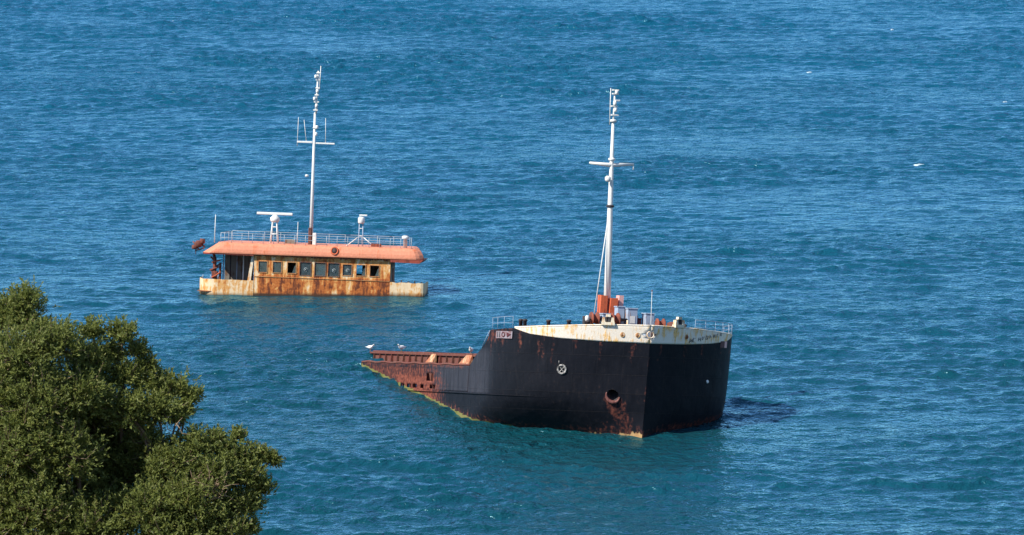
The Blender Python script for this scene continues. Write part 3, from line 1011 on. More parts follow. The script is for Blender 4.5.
def wall_grid(name, y0, y1, z0, z1, x0, x1, holes, parent, mat):
    """a plate x0..x1 thick with rectangular openings, one mesh; carries the weathering masks"""
    ys = sorted(set([y0, y1] + [h[0] for h in holes] + [h[1] for h in holes]))
    zs = sorted(set([z0, z1, 1.36] + [h[2] for h in holes] + [h[3] for h in holes]))
    def sub(a, st):
        out = [a[0]]
        for p, q in zip(a[:-1], a[1:]):
            n = max(1, int((q - p) / st)); out += [p + (q - p) * (i + 1) / n for i in range(n)]
        return out
    ys = sub(ys, .15); zs = [z for z in sub(zs, .15)]
    idx = {}; V = []; Fq = []
    def vid(x, y, z):
        k = (round(x, 4), round(y, 4), round(z, 4))
        if k not in idx: idx[k] = len(V); V.append((x, y, z))
        return idx[k]
    def open_(y, z):
        return any(h[0] < y < h[1] and h[2] < z < h[3] for h in holes) or not (y0 < y < y1 and z0 < z < z1)
    for a, b in zip(ys[:-1], ys[1:]):
        for c, d in zip(zs[:-1], zs[1:]):
            ym, zm = (a + b) / 2, (c + d) / 2
            if open_(ym, zm): continue
            Fq.append((vid(x1, a, c), vid(x1, b, c), vid(x1, b, d), vid(x1, a, d)))
            Fq.append((vid(x0, a, c), vid(x0, a, d), vid(x0, b, d), vid(x0, b, c)))
            if open_(a - .01, zm): Fq.append((vid(x0, a, c), vid(x1, a, c), vid(x1, a, d), vid(x0, a, d)))
            if open_(b + .01, zm): Fq.append((vid(x1, b, c), vid(x0, b, c), vid(x0, b, d), vid(x1, b, d)))
            if open_(ym, c - .01): Fq.append((vid(x1, a, c), vid(x0, a, c), vid(x0, b, c), vid(x1, b, c)))
            if open_(ym, d + .01): Fq.append((vid(x0, a, d), vid(x1, a, d), vid(x1, b, d), vid(x0, b, d)))
    me = grid_mesh(name, V, Fq, False)
    A = np.array(V)
    low = (A[:, 2] < 1.4) * 1.0
    keep = np.zeros(len(A))
    for yc, w in ((-.30, .45), (1.95, .42), (3.05, .35), (-4.35, .25)):
        keep = np.maximum(keep, np.clip(1.4 - np.abs(A[:, 1] - yc) / w, 0, 1) * (A[:, 2] < 1.85))
    m = np.array(BR_M); wz = A @ m[2, :3] + m[2, 3]
    tide = sstep(0.24, 0.06, wz)
    set_attr(me, 'low', low); set_attr(me, 'keep', keep); set_attr(me, 'tide', tide)
    return link(name, me, mat, parent)


fw = wall_grid('front_wall', YL, YR, -2.0, WTOP, -.06, 0.0, [(y - w, y + w, SILL - (.12 if w > .4 else 0), HEAD + (.05 if w > .4 else 0)) for y, w, k in WIN], br, M_BWALL)
M_FRAME = paint('window_frame_paint', (0.46, 0.26, 0.11), (0.30, 0.11, 0.04), amount=0.5, scale=4)
M_FRAME_D = paint('dark_window_frame', (0.10, 0.07, 0.06), (0.16, 0.06, 0.03), amount=0.5, scale=4)
for y, w, k in WIN:
    z0 = SILL - (.12 if w > .4 else 0); z1 = HEAD + (.05 if w > .4 else 0)
    t_ = .055
    mb = MB().box(.003, .045, y - w - t_, y + w + t_, z1, z1 + t_).box(.003, .045, y - w - t_, y + w + t_, z0 - t_, z0).box(.003, .045, y - w - t_, y - w, z0, z1).box(.003, .045, y + w, y + w + t_, z0, z1)
    wo_ = mb.build('window', M_FRAME_D if w > .4 else M_FRAME, br)
    if k == 'g':
        MB().box(-.035, -.025, y - w + .004, y + w - .004, z0 + .004, z1 - .004).build('pane', M_GLASS, wo_)
    elif k == 'c':
        MB().box(-.035, -.025, y - w + .004, y + w - .004, z0 + .004, z1 - .004).build('pane', M_GLASS2, wo_)
        MB().lathe([(0, -.02), (.12, -.02), (.12, .02), (0, .02)], 16, (.0, y + .03, (z0 + z1) / 2 - .05), 'x').build('clear_view_disc', M_GLASS, wo_)
        MB().torus((.0, y + .03, (z0 + z1) / 2 - .05), .13, .13, (0, 1, 0), (0, 0, 1), .016, 18, 5).build('disc_rim', M_RAIL, wo_)
    else:
        # a shard left in the corner
        mb = MB(); mb.hexa([(-.035, y + w - .3, z0 + .01), (-.025, y + w - .3, z0 + .01), (-.025, y + w - .01, z0 + .01), (-.035, y + w - .01, z0 + .01), (-.035, y + w - .12, z0 + .55), (-.025, y + w - .12, z0 + .55), (-.025, y + w - .01, z0 + .66), (-.035, y + w - .01, z0 + .66)])
        mb.build('pane', M_GLASS, wo_)
# wainscot ledge under the windows
MB().box(.003, .05, YL + .02, YR - .02, 1.34, 1.39).build('ledge', M_FRAME, fw)
for y in np.arange(YL + 0.9, YR, 1.09):
    pass
DEPTH = 3.6
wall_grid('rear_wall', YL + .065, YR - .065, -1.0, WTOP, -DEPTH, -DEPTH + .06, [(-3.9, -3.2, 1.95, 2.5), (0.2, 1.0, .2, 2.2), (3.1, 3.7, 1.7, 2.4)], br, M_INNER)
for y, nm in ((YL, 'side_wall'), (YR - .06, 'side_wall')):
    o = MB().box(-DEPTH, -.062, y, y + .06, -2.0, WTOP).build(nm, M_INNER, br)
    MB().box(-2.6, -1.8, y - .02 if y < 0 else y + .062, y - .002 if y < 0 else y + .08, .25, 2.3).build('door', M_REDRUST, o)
MB().box(-DEPTH + .06, -.065, YL + .062, YR - .062, .18, .24).build('wheelhouse_floor', M_DECK, br)
MB().box(-2.3, -1.5, -1.0, 2.2, .25, 1.35, .04).build('console', M_DARK, br)

# bridge wings: curved bulwarks, deck
def wing(side, ypts, ztop, mat, ragged):
    pts = ypts
    V = []; Q = []; n = len(pts); T = []
    for i, (x, y) in enumerate(pts):
        zt = ztop + (ragged * (0.5 * math.sin(i * 2.3) + 0.5 * math.sin(i * 5.1 + 1)) if ragged else 0)
        for k in range(9):
            V.append((x, y, -1.6 + (zt + 1.6) * k / 8))
    for i in range(n - 1):
        for k in range(8):
            a = i * 9 + k; Q.append((a, a + 1, a + 10, a + 9) if side < 0 else (a, a + 9, a + 10, a + 1))
    me = grid_mesh('wing_bulwark', V, Q, False)
    m = np.array(BR_M); A = np.array(V); wz = A @ m[2, :3] + m[2, 3]
    set_attr(me, 'low', np.where(A[:, 2] < 0.4, .25, 0.0)); set_attr(me, 'keep', np.full(len(V), .85)); set_attr(me, 'tide', sstep(0.20, 0.04, wz))
    o = link('wing_bulwark', me, M_BWALL, br)
    return solid(o, .05)


lp = [(0.0, YL - .005 - .3 * i) for i in range(11)] + [(-.05, -7.8), (-.18, -8.15), (-.42, -8.5), (-.8, -8.78), (-1.3, -8.93), (-1.9, -8.98), (-2.6, -8.98), (-3.3, -8.98)]
rp = [(0.0, YR + .005 + .25 * i) for i in range(10)] + [(0.0, 8.75), (-.05, 8.92), (-.2, 8.98), (-.8, 9.0), (-1.6, 9.0), (-2.4, 9.0), (-3.2, 9.0)]
wbl = wing(-1, lp, 1.02, M_BWALL, 0.02)
wbr = wing(1, rp, 1.30, M_BWALL, 0.05)
MB().box(-DEPTH, -.03, -8.95, YL - .003, .02, .08).build('wing_deck', M_DECK, br)
MB().box(-DEPTH, -.03, YR + .003, 8.95, .02, .08).build('wing_deck', M_DECK, br)
for i, y in enumerate((6.6, 7.15, 7.7, 8.2, 8.75)):
    MB().box(-.10, -.035, y, y + .09, .9, 1.42 + .06 * (i % 2)).build('bulwark_stub', M_DARK, wbr)
for y in (-8.6, -8.0, -7.4):
    MB().tube([(-.5, y, 1.0), (-.5, y, 1.32)], .03, 6).build('bulwark_stub', M_BLUEGREY, wbl)

# roof: sloped salmon fascia all round, flat top, dark red soffit at the wings
def roof():
    yl0, yl1, yr0, yr1 = -8.62, -7.45, 8.92, 8.5          # bottom / top ends
    zb, zt = 3.06, 3.96
    xf0, xf1, xb = .36, .18, -DEPTH - .5
    V = [(xf0, yl0, zb), (xf0, yr0, zb + .12), (xf0 - .02, yr0 + .08, zb + .42), (xf1, yr1, zt), (xf1, yl1, zt), (xf0, yl0 + .04, zb + .18)]
    n = 60
    rows = []
    prof = [(xf0 - .12, 0.0, -.02), (xf0, .0, .05), (xf0 + .01, .16, .16), (xf0 - .02, .45, .42), (xf0 - .12, .78, .74), (xf1 - .08, 1.0, .93), (xf1 - .2, 1.02, 1.0)]
    mb = MB()
    vs = []; fs = []
    for i in range(n + 1):
        u = i / n
        for (x, e, zf) in prof:
            yl = yl0 + (yl1 - yl0) * max(0, e); yr = yr0 + (yr1 - yr0) * max(0, e) ** 2
            y = yl + (yr - yl) * u
            vs.append((x + .015 * math.sin(u * 21) - 0.5 * (max(0, abs(u - .5) - .46) / .04) ** 2, y, zb + (zt - zb) * zf + .06 * u))
    m_ = len(prof)
    for i in range(n):
        for k in range(m_ - 1):
            a = i * m_ + k
            fs.append((a, a + m_, a + m_ + 1, a + 1))
    # rear ring
    off = len(vs)
    for i in range(n + 1):
        u = i / n
        vs.append((xb, vs[i * m_][1] * .93, vs[i * m_][2])); vs.append((xb, vs[i * m_ + m_ - 1][1] * .93, vs[i * m_ + m_ - 1][2]))
    for i in range(n):
        a = i * m_; b = off + 2 * i
        fs.append((a + m_ - 1, a + 2 * m_ - 1, b + 3, b + 1))      # top
        fs.append((a, b, b + 2, a + m_))                            # underside
        fs.append((b, b + 1, b + 3, b + 2))
    for i in (0, n):
        a = i * m_; b = off + 2 * i
        loop = [a + k for k in range(m_)] + [b + 1, b]
        fs.append(tuple(loop) if i == 0 else tuple(loop[::-1]))
    mb.add(vs, fs)
    return mb.build('roof', M_SALMON, br)


rf = roof()
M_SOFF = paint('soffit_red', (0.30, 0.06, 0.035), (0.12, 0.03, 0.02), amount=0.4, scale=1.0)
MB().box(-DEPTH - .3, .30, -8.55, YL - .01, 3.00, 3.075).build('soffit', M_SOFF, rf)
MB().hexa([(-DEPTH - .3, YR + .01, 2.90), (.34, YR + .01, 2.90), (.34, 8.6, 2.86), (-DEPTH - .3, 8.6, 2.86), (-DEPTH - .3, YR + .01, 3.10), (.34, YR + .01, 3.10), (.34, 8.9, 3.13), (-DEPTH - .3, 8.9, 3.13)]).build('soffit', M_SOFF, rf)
# torn rust band between the windows and the roof
tb = MB()
for i in range(46):
    y = YL + .15 + i * (YR - YL - .3) / 46
    hgt_ = .05 + .10 * random.random()
    tb.box(.005, .03 + .02 * random.random(), y, y + .14 + .08 * random.random(), 3.08 - hgt_, 3.09)
tb.build('torn_flashing', M_REDRUST, fw)
# round opening in the fascia
oc = Vector((.35, 1.88, 3.62))
MB().torus(oc, .26, .28, (0, 1, 0), (-.15, 0, 1), .06, 22, 6).build('porthole_rim', M_ORANGE, rf)
MB().lathe([(0, -.02), (.25, -.02), (.25, .01), (.0, .012)], 18, oc, 'x').build('porthole', M_DARK, rf)

# left wing: slanted cream door post, posts, red davit
MB().hexa([(-.5, -5.15, .1), (-.1, -5.15, .1), (-.1, -4.85, .1), (-.5, -4.85, .1), (-.5, -4.72, 3.0), (-.1, -4.72, 3.0), (-.1, -4.53, 3.0), (-.5, -4.53, 3.0)]).build('slanted_post', M_CREAM, br)
for x, y, r_, mt in ((-1.6, -5.55, .05, M_WHITE), (-2.6, -6.2, .04, M_BLUEGREY), (-1.2, -7.1, .05, M_BLUEGREY), (-2.4, -6.7, .06, M_DARK)):
    MB().tube([(x, y, .08), (x, y, 3.0)], r_, 8).build('wing_post', mt, br)
MB().box(-3.6, -3.5, -7.3, -5.0, .09, 2.99).build('wing_screen', M_INNER, br)
dv = MB().tube([(-.9, -7.75, .08), (-.9, -7.75, 2.6), (-1.1, -7.9, 3.0)], [.16, .14, .10], 8).build('davit', M_REDRUST, br)
for k in range(5):
    z = .4 + k * .5
    MB().tube([(-.9, -7.75, z), (-.9, -7.25 if k % 2 else -8.1, z + .35)], .07, 6).build('davit_brace', M_REDRUST, dv)
MB().box(-1.2, -.7, -7.95, -7.5, 1.15, 1.6, .05).build('davit_winch', M_REDRUST, dv)
for k in range(4):
    MB().tube([(-.75, -8.05 + .1 * (k % 2), .5 + .6 * k), (-.75, -7.3, 1.0 + .5 * k)], .06, 6).build('davit_brace', M_ORANGE if k % 2 else M_REDRUST, dv)
MB().tube([(-.9, -7.3, .2), (-.9, -7.3, 2.3)], .09, 8).build('davit_leg', M_REDRUST, dv)
# red lamp bracket hanging outside the left roof end
lb = MB().tube([(-.6, -8.5, 3.55), (-.6, -9.2, 3.75)], .05, 6).build('lamp_arm', M_REDRUST, br)
MB().lathe([(.12, -.3), (.26, -.25), (.30, .1), (.18, .22), (.05, .25)], 12, (-.6, -9.05, 3.75)).build('lamp_body', M_REDRUST, lb)
MB().lathe([(.1, -.2), (.2, -.15), (.2, .15), (.1, .2)], 10, (-.5, -8.72, 3.95)).build('lamp_body', M_REDRUST, lb)
MB().lathe([(.1, -.16), (.24, -.1), (.22, .14), (.08, .2)], 10, (-.6, -9.35, 3.45)).build('lamp_body', M_REDRUST, lb)
MB().tube([(-.6, -8.9, 4.15), (-.6, -8.6, 3.4), (-.6, -9.3, 3.2)], .06, 6).build('lamp_hoop', M_REDRUST, lb)
MB().tube([(-.6, -9.5, 3.9), (-.6, -9.0, 3.3)], .05, 6).build('lamp_hoop', M_REDRUST, lb)
MB().tube([(-.6, -9.25, 3.55), (-.6, -9.25, 2.9)], .03, 6).build('lamp_rod', M_REDRUST, lb)

# roof rails
ZR = 3.96
rr_f = [(.05, y, ZR - .02 + .06 * (y + 7.5) / 16) for y in np.linspace(-7.2, 7.9, 19)]
rail_run(rr_f, br, .76, 2, .018, M_RAIL, name='roof_rail')
rail_run([(-DEPTH - .2, y, ZR + .02) for y in np.linspace(-6.8, 7.4, 12)], br, .76, 2, .016, M_RAIL, name='roof_rail')
for y in (-7.2, 7.9):
    rail_run([(x, y * (1 + .012 * x), ZR + .0) for x in (.05, -1.3, -2.8, -DEPTH - .2)], br, .76, 2, .016, M_RAIL, name='roof_rail')
# main mast
BX, BY = -1.6, -.25
mm = MB().tube([(BX, BY, ZR - .1), (BX, BY, 9), (BX, BY, 14.4)], [.15, .12, .085], 12).build('mast', M_WHITE, br)
MB().box(BX + .1, BX + .55, BY - .16, BY + .10, ZR, ZR + 1.35, .03).build('mast_box', M_COAM, mm)
MB().box(BX + .1, BX + .5, BY + .18, BY + .46, ZR, ZR + .95, .03).build('mast_locker', M_WHITE, mm)
MB().box(BX - .1, BX + .1, BY - 1.35, BY - .14, 11.98, 12.12, .02).build('yard', M_WHITE, mm)
MB().box(BX - .1, BX + .1, BY + .14, BY + 1.65, 11.93, 12.05, .02).build('yard', M_WHITE, mm)
for y0, y1, z0, z1 in ((-1.33, -1.30, 11.7, 14.0), (-.62, -.85, 12.12, 13.8), (.92, .86, 11.95, 14.0)):
    MB().tube([(BX, BY + y0, z0), (BX, BY + y1, z1)], [.03, .018], 6).build('whip_aerial', M_WHITE, mm)
MB().lathe([(.05, -.1), (.14, -.06), (.14, .06), (.05, .1)], 10, (BX + .1, BY - .48, 9.4)).build('mast_lamp', M_WHITE, mm)
MB().tube([(BX, BY + .06, 14.3), (BX, BY + .16, 17.7)], [.09, .06], 8).build('topmast', M_WHITE, mm)
MB().tube([(BX + .1, BY + .30, 16.2), (BX + .1, BY + .36, 18.1)], .03, 6).build('whip_aerial', M_WHITE, mm)
for z, y, w in ((14.6, .05, .18), (15.25, .1, .20), (15.8, .1, .16), (16.35, .16, .17), (17.0, .14, .15), (17.55, .2, .18), (13.2, .05, .17)):
    MB().box(BX - .1, BX + .14, BY + y - w, BY + y + w, z - .05, z + .05, .01).build('lamp_bracket', M_WHITE, mm)
for z, y in ((14.95, .12), (15.5, -.05), (16.1, .15), (17.25, .0), (13.25, .2), (12.7, .15)):
    MB().lathe([(.07, -.14), (.12, -.1), (.12, .1), (.06, .15)], 10, (BX + .16, BY + y, z)).build('mast_lamp', M_WHITE, mm)
# radar: slotted bar on a four-legged lattice stand
RX, RY = -1.5, -3.15
rd = MB().box(RX - .09, RX + .09, RY - 1.45, RY + 1.40, 6.20, 6.40, .03).build('radar_scanner', M_WHITE, br)
MB().lathe([(.22, 5.62), (.36, 5.72), (.38, 5.98), (.24, 6.1), (.16, 6.2)], 14, (RX, RY, 0)).build('radar_housing', M_WHITE, rd)
for sx in (-1, 1):
    for sy in (-1, 1):
        MB().tube([(RX + sx * .30, RY + sy * .30, ZR - .05), (RX + sx * .17, RY + sy * .17, 5.63)], .045, 6).build('stand_leg', M_WHITE, rd)
for z in (4.7, 5.25):
    mb = MB()
    q = .27 - (z - 4.2) * .06
    for a, b in (((-q, -q), (q, -q)), ((q, -q), (q, q)), ((q, q), (-q, q)), ((-q, q), (-q, -q))):
        mb.tube([(RX + a[0], RY + a[1], z), (RX + b[0], RY + b[1], z)], .03, 5)
    mb.build('stand_ring', M_WHITE, rd)
# small searchlight mast with braces
QX, QY = -1.2, 3.75
sl = MB().lathe([(.2, 5.78), (.26, 5.86), (.26, 6.2), (.18, 6.32)], 12, (QX, QY, 0)).build('searchlight', M_WHITE, br)
MB().box(QX - .1, QX + .1, QY - .16, QY + .46, 6.38, 6.5, .02).build('light_bar', M_WHITE, sl)
for s_ in (-1, 1):
    MB().tube([(QX, QY + s_ * .17, ZR), (QX, QY + s_ * .14, 5.80)], .04, 6).build('stand_leg', M_BLUEGREY, sl)
    MB().tube([(QX, QY + s_ * 1.15, ZR), (QX, QY + s_ * .2, ZR + .75)], .035, 6).build('stand_brace', M_WHITE, sl)
for z in (4.8, 5.4):
    MB().tube([(QX, QY - .16, z), (QX, QY + .16, z)], .03, 6).build('stand_rung', M_WHITE, sl)
# odds and ends on the roof
MB().lathe([(.16, 0), (.16, .7), (.28, .74), (.28, .95), (.1, 1.0)], 12, (-.6, 7.35, ZR + .03)).build('roof_vent', M_WHITE, br)
MB().tube([(-.3, -7.75, 3.9), (-.3, -7.72, 6.1)], [.04, .025], 6).build('whip_aerial', M_WHITE, br)
MB().tube([(-.6, -1.2, ZR), (-.6, -1.2, 5.75)], [.03, .02], 6).build('whip_aerial', M_WHITE, br)
MB().box(-1.3, -.9, 4.6, 5.4, ZR, ZR + .28, .03).build('roof_box', M_REDRUST, br)
MB().box(-2.0, -1.5, -2.3, -1.5, ZR, ZR + .35, .03).build('roof_box', M_INNER, br)


# ------------------------------------------------------------------ gulls
def bird_mats():
    t = NT('white_feathers'); t.principled(t.mix(t.noise(20, 2, t.coords()), (0.80, 0.80, 0.78), (0.70, 0.70, 0.70)), 0.7); w = t.m
    t = NT('grey_feathers'); t.principled(t.mix(t.noise(20, 2, t.coords()), (0.35, 0.37, 0.40), (0.28, 0.29, 0.32)), 0.7); g = t.m
    t = NT('yellow_beak'); t.principled(t.mix(t.noise(30, 2, t.coords()), (0.6, 0.35, 0.05), (0.5, 0.25, 0.04)), 0.5); b = t.m
    return w, g, b


M_FW, M_FG, M_BK = bird_mats()


def gull_body():
    """one continuous body: tail, deep breast, neck and head; x forward"""
    st = [(-.30, .10, .010, .040), (-.22, .11, .04, .06), (-.12, .115, .085, .085), (0, .11, .105, .10), (.08, .13, .095, .092), (.13, .17, .062, .062), (.155, .21, .040, .042), (.175, .25, .042, .044), (.205, .262, .034, .034), (.225, .26, .015, .015)]
    n = 12; vs = []; fs = []
    for x, z, rz, ry in st:
        for k in range(n):
            a = 2 * math.pi * k / n
            vs.append((x, ry * math.cos(a), z + rz * math.sin(a)))
    for i in range(len(st) - 1):
        for k in range(n):
            l = (k + 1) % n
            fs.append((i * n + k, i * n + l, (i + 1) * n + l, (i + 1) * n + k))
    fs.append(tuple(range(n - 1, -1, -1))); fs.append(tuple(range((len(st) - 1) * n, len(st) * n)))
    return MB().add(vs, fs, True)


def gull(loc, rz, scale, label, stand=True):
    root = bpy.data.objects.new('gull', None); COL.objects.link(root)
    root.location = loc; root.rotation_euler = (0, 0, rz); root.scale = (scale,) * 3
    tag(root, label, 'gull', 'gulls around the wreck')
    dz = .14 if stand else -.05
    o = gull_body().build('body', M_FW, root); o.location = (0, 0, dz)
    for s_ in (-1, 1):
        mb = MB()
        pts = [(.09, .075, .15), (.02, .096, .165), (-.12, .080, .15), (-.30, .03, .125), (-.38, .012, .115), (-.22, .06, .10), (-.05, .09, .09), (.06, .085, .11)]
        up = [(x, s_ * y, z) for x, y, z in pts]; inn = [(x, s_ * (y - .025), z) for x, y, z in pts]
        m = len(pts)
        mb.add(up + inn, [tuple(range(m)), tuple(range(2 * m - 1, m - 1, -1))] + [(i, i + m, (i + 1) % m + m, (i + 1) % m) for i in range(m)])
        w = mb.build('wing', M_FG, root); w.location = (0, 0, dz)
        if stand:
            MB().tube([(-.01, s_ * .03, 0.0), (-.015, s_ * .03, .08), (0, s_ * .03, .20)], .007, 6).build('leg', M_BK, root)
    b = MB().tube([(.215, 0, .262), (.255, 0, .255), (.275, 0, .245)], [.013, .010, .003], 8).build('beak', M_BK, root); b.location = (0, 0, dz)


def on_bow(x, y, z):
    return BOW_M @ Vector((x, y, z))


gull(on_bow(-31.8, -CW - .05, CZ + .02), R(225), 1.5, 'white gull standing midway along the rusty hatch edge')
gull(on_bow(-38.6, -CW - .05, CZ + .02), R(-30), 1.3, 'white gull low at the sunken far-left end of the rusty hatch edge')
gull(on_bow(-17.2, -CW - .05, CZ + .02), R(255), 1.4, 'white gull on the rusty hatch edge right below the black forecastle')


# ------------------------------------------------------------------ whitecaps
def pix_ground(px, py):
    dx = (px - 512) / F_PX; dz = -(py - 267.5) / F_PX
    c, s = math.cos(PITCH), math.sin(PITCH)
    r = (dx, c + dz * s, -s + dz * c)
    t = CAM_H / -r[2]
    return r[0] * t, r[1] * t


t = NT('sea_foam')
t.principled(t.mix(t.noise(6, 3, t.coords()), (0.55, 0.64, 0.68), (0.35, 0.50, 0.58)), 0.9)
M_FOAM = t.m


def whitecap(x, y, w, dpt, hgt, label):
    n, m = 22, 9
    V = np.zeros((n, m, 3))
    for i in range(n):
        u = i / (n - 1) * 2 - 1
        for k in range(m):
            v = k / (m - 1) * 2 - 1
            env = max(0, 1 - u * u) ** .7
            px = x + u * w * .5
            py = y + v * dpt * .5 * env + .25 * dpt * math.sin(u * 3.1)
            bumpz = hgt * env * max(0, 1 - v * v) * (0.6 + .4 * math.sin(u * 9 + 1) * math.cos(v * 4))
            V[i, k] = (px, py, sea_z(px, py) + .015 + bumpz - (.05 if env < .02 or abs(v) > .99 else 0))
    I = np.arange(n * m).reshape(n, m)
    q = np.stack([I[:-1, :-1], I[1:, :-1], I[1:, 1:], I[:-1, 1:]], -1)
    o = link('whitecap', grid_mesh('whitecap', V, q), M_FOAM)
    tag(o, label, 'whitecap', 'small whitecaps on the open sea')


for (px, py, w, dp, hg, lab) in ((919, 165, 1.1, .9, .13, 'largest white wave crest breaking at the right, beyond the bow mast'),
                                 (809, 72, .6, .6, .05, 'faint white wave crest between the bow mast and the right edge'),
                                 (892, 30, .35, .5, .16, 'tiny white fleck of foam near the top right of the sea'),
                                 (1005, 102, .5, .7, .10, 'small foam crest at the far right edge of the sea'),
                                 (172, 21, .8, .7, .08, 'thin pale wave crest at the top left of the sea'),
                                 (137, 72, 1.0, .6, .07, 'pale streak of foam left of the wheelhouse mast top')):
    x, y = pix_ground(px, py)
    whitecap(x, y, w, dp, hg, lab)


# ------------------------------------------------------------------ the tree on the slope in front
def build_tree():
    DEP = 75.0
    def at(px, py, dep):
        c, s = math.cos(PITCH), math.sin(PITCH)
        dx = (px - 512) / F_PX; dz = -(py - 267.5) / F_PX
        r = Vector((dx, c + dz * s, -s + dz * c)) * dep
        return Vector((0, 0, CAM_H)) + r
    mpp = DEP / F_PX
    base_xy = at(45, 400, DEP)
    bz = ground_z(base_xy.x, base_xy.y)
    root = bpy.data.objects.new('tree', None); COL.objects.link(root)
    root.location = (base_xy.x, base_xy.y, bz)
    tag(root, 'leafy olive-green tree crown with pale twigs in the near foreground', 'tree')
    O = root.location.copy()
    # foliage masses: outline positions (pixels at the tree's own distance), radius in pixels, depth offset in metres
    cl = [(112, 356, 17, .3), (147, 368, 15, .3), (186, 412, 14, .2), (274, 462, 10, .2), (262, 490, 14, .1), (25, 306, 25, .1), (20, 322, 22, .0), (4, 318, 24, .3), (-22, 322, 34, .3), (40, 330, 17, 0), (55, 347, 32, -.3), (20, 360, 42, -.5), (92, 333, 17, .1), (122, 336, 20, .2), (138, 352, 14, .3), (92, 370, 26, 0), (124, 378, 22, .2),
          (78, 398, 36, -.4), (150, 385, 22, .3), (172, 392, 22, .3), (192, 398, 13, .2), (160, 412, 26, 0), (178, 418, 14, .2), (130, 415, 28, -.1), (38, 410, 46, -.7), (-10, 400, 46, -.4),
          (10, 455, 50, -.9), (60, 460, 44, -.8), (150, 448, 26, .1), (128, 470, 30, .3), (96, 500, 36, .0), (170, 470, 30, -.2), (195, 450, 26, 0), (215, 445, 20, .2), (239, 436, 10, .2), (232, 456, 22, .1), (256, 458, 17, .2), (268, 458, 9, .3),
          (246, 480, 26, 0), (215, 478, 28, -.3), (190, 505, 36, -.6), (232, 508, 28, -.2), (252, 505, 16, .1), (150, 515, 40, -.7), (30, 515, 52, -1.0), (85, 535, 46, -.9), (-20, 520, 50, -.8), (215, 535, 36, -.5), (248, 530, 16, -.1), (170, 555, 45, -.8), (110, 580, 50, -.9),
          (40, 590, 55, -1.1), (225, 570, 38, -.3), (-60, 380, 50, .2), (-70, 460, 55, -.4), (-120, 430, 55, .3), (-140, 500, 55, 0), (-90, 560, 60, -.6), (-20, 600, 60, -1.0), (170, 610, 50, -.3), (90, 640, 55, -.5), (-130, 620, 60, .2), (0, 660, 60, -.2), (-60, 330, 36, .6),
          (30, 400, 60, 1.2), (100, 440, 50, 1.3), (-40, 450, 60, 1.4), (60, 520, 60, 1.5), (160, 520, 45, 1.1), (-60, 560, 60, 1.6), (120, 600, 60, 1.4), (-110, 380, 45, 1.0), (30, 620, 60, 1.8), (200, 590, 40, .9),
          (90, 410, 40, .7), (75, 450, 45, .9), (110, 470, 40, .9), (20, 430, 55, .7), (130, 440, 32, .8), (40, 480, 50, .8), (180, 480, 36, .7), (150, 490, 40, .8), (85, 360, 22, .6)]
    C = []
    for px, py, r, dd in cl:
        C.append((at(px, py - 3, DEP + dd) - O, r * mpp * 1.08))
    # trunk and limbs
    fork = Vector((0.15, 0.25, (C[24][0].z) * 0.42))
    trunk_pts = [Vector((0, 0, -.3)), Vector((.08, .02, fork.z * .35)), Vector((.02, .15, fork.z * .7)), fork]
    t = NT('tree_bark')
    co = t.coords((1, 1, .35))
    t.principled(t.mix(t.noise(9, 5, co), (0.26, 0.19, 0.13), (0.12, 0.085, 0.06)), 0.95, t.bump(t.noise(14, 5, co), .02, 1.0), .2)
    bark = t.m
    MB().tube(trunk_pts, [.24, .20, .18, .16], 14).build('trunk', bark, root)
    # main limbs reach groups of masses
    groups = {}
    for i, (c, r) in enumerate(C):
        a = math.atan2(c.x - fork.x, c.y - fork.y)
        groups.setdefault(int((a + math.pi) / (2 * math.pi) * 8), []).append(i)
    twig = MB()
    rnd = random.Random(5)
    for g, ids in groups.items():
        cen = sum((C[i][0] for i in ids), Vector()) / len(ids)
        mid = fork.lerp(cen, .5) + Vector((0, 0, -.15))
        limb_pts = [fork - Vector((0, 0, .05)), fork.lerp(mid, .5) + Vector((rnd.uniform(-.1, .1), rnd.uniform(-.1, .1), 0)), mid, cen + Vector((0, 0, -.2))]
        MB().tube(limb_pts, [.12, .095, .075, .04], 10).build('limb', bark, root)
        for i in ids:
            c, r = C[i]
            s0 = limb_pts[2].lerp(limb_pts[3], rnd.random())
            m1 = s0.lerp(c, .5) + Vector((rnd.uniform(-.15, .15), rnd.uniform(-.15, .15), rnd.uniform(-.2, .05)))
            twig.tube([s0, m1, c], [.038, .028, .016], 6)
    # leaf sprays
    LV = []; LQ = []; rl = []
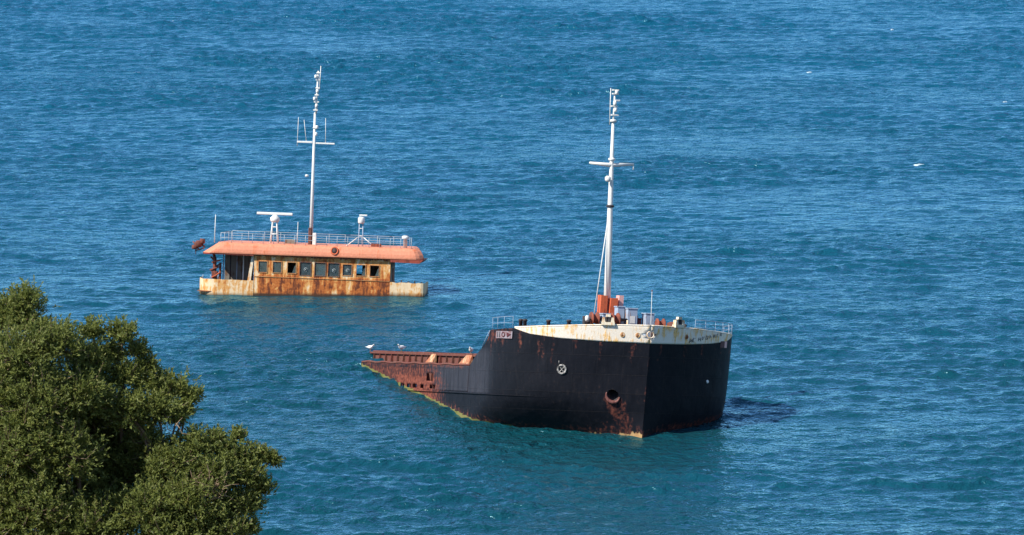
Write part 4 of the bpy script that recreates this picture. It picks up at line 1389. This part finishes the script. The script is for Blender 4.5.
    for ci, (c, r) in enumerate(C):
        vis = 1.0 if cl[ci][3] < 1.0 else .55
        n_spr = int(520 * (r / .55) ** 2 * vis) + 30
        for s_ in range(n_spr):
            while True:
                v = Vector((rnd.gauss(0, 1), rnd.gauss(0, 1), rnd.gauss(0.25, 1))).normalized()
                if v.z > -.75: break
            rad = r * (rnd.random() ** .42) * rnd.uniform(.8, 1.15)
            rad *= 1.28 if rnd.random() < .06 else 1.0
            tip = c + Vector((v.x * rad, v.y * rad, v.z * rad * .85))
            d0 = (v + Vector((rnd.uniform(-.5, .5), rnd.uniform(-.5, .5), rnd.uniform(0, .8)))).normalized()
            L = rnd.uniform(.10, .22)
            st = tip - d0 * L
            if rnd.random() < .12:
                twig.tube([c.lerp(st, rnd.uniform(.0, .5)), st + Vector((0, 0, -.02)), tip], [.010, .006, .003], 4, False)
            nl = rnd.randint(7, 11)
            tone = rnd.random()
            for k in range(nl):
                f = k / nl
                p = st.lerp(tip, f)
                ax = (d0 * .75 + Vector((rnd.gauss(0, .7), rnd.gauss(0, .7), rnd.gauss(.1, .6)))).normalized()
                ll = rnd.uniform(.042, .080); ww = ll * rnd.uniform(.16, .25)
                sidev = ax.cross(Vector((rnd.gauss(-.5, .8), rnd.gauss(-.35, .8), rnd.gauss(1.0, .8))))
                if sidev.length < 1e-3: continue
                sidev.normalize()
                up = sidev.cross(ax)
                n = len(LV)
                LV += [p, p + ax * ll * .5 + sidev * ww + up * .006, p + ax * ll, p + ax * ll * .5 - sidev * ww + up * .006]
                LQ.append((n, n + 1, n + 2, n + 3)); rl += [tone * .6 + rnd.random() * .4] * 4
    # pale dead twigs showing in the gaps
    dead = MB()
    for px, py, rr, k_ in ((213, 492, 24, 30), (60, 388, 20, 8), (205, 480, 18, 12), (30, 470, 22, 6), (176, 428, 12, 4)):
        c = at(px, py, DEP - .62) - O
        for q in range(k_):
            a = c + Vector((rnd.uniform(-1, 1), rnd.uniform(-.3, .5), rnd.uniform(-.6, .6))) * rr * mpp * .5
            d_ = Vector((rnd.uniform(-1, 1), rnd.uniform(-.5, .5), rnd.uniform(-.5, 1))).normalized()
            L = rr * mpp * rnd.uniform(.5, 1.1)
            m_ = a + d_ * L * .5 + Vector((rnd.uniform(-.05, .05), 0, rnd.uniform(-.05, .05)))
            dead.tube([a, m_, a + d_ * L + Vector((rnd.uniform(-.08, .08), 0, rnd.uniform(-.06, .06)))], [.008, .006, .003], 5, False)
    t = NT('dead_twig_bark')
    t.principled(t.mix(t.noise(12, 3, t.coords()), (0.30, 0.22, 0.14), (0.20, 0.135, 0.085)), .9)
    tag(dead.build('dead_twig', t.m, root), kind='stuff')
    tw = twig.build('twig', bark, root)
    tag(tw, kind='stuff')
    me = grid_mesh('foliage', np.array([tuple(v) for v in LV]), LQ, False)
    set_attr(me, 'tone', np.clip(np.array(rl) * .92 + .08, 0, 1))
    t = NT('olive_leaf')
    tone = t.attr('tone')
    c1 = t.mix(t.ramp(tone, 0, .75), (0.088, 0.122, 0.030), (0.220, 0.252, 0.064))
    c1 = t.mix(t.ramp(tone, .80, 1.0), c1, (0.30, 0.28, 0.09))
    p = t.n('ShaderNodeBsdfPrincipled'); t.put(p.inputs['Base Color'], c1); p.inputs['Roughness'].default_value = .5; p.inputs['Specular IOR Level'].default_value = .3
    tr = t.n('ShaderNodeBsdfTranslucent'); t.put(tr.inputs[0], c1)
    mx = t.n('ShaderNodeMixShader'); mx.inputs[0].default_value = .48
    t.t.links.new(p.outputs[0], mx.inputs[1]); t.t.links.new(tr.outputs[0], mx.inputs[2]); t.t.links.new(mx.outputs[0], t.out.inputs[0])
    f = link('foliage', me, t.m, root)
    tag(f, kind='stuff')
    print('leaves', len(LQ))


build_tree()
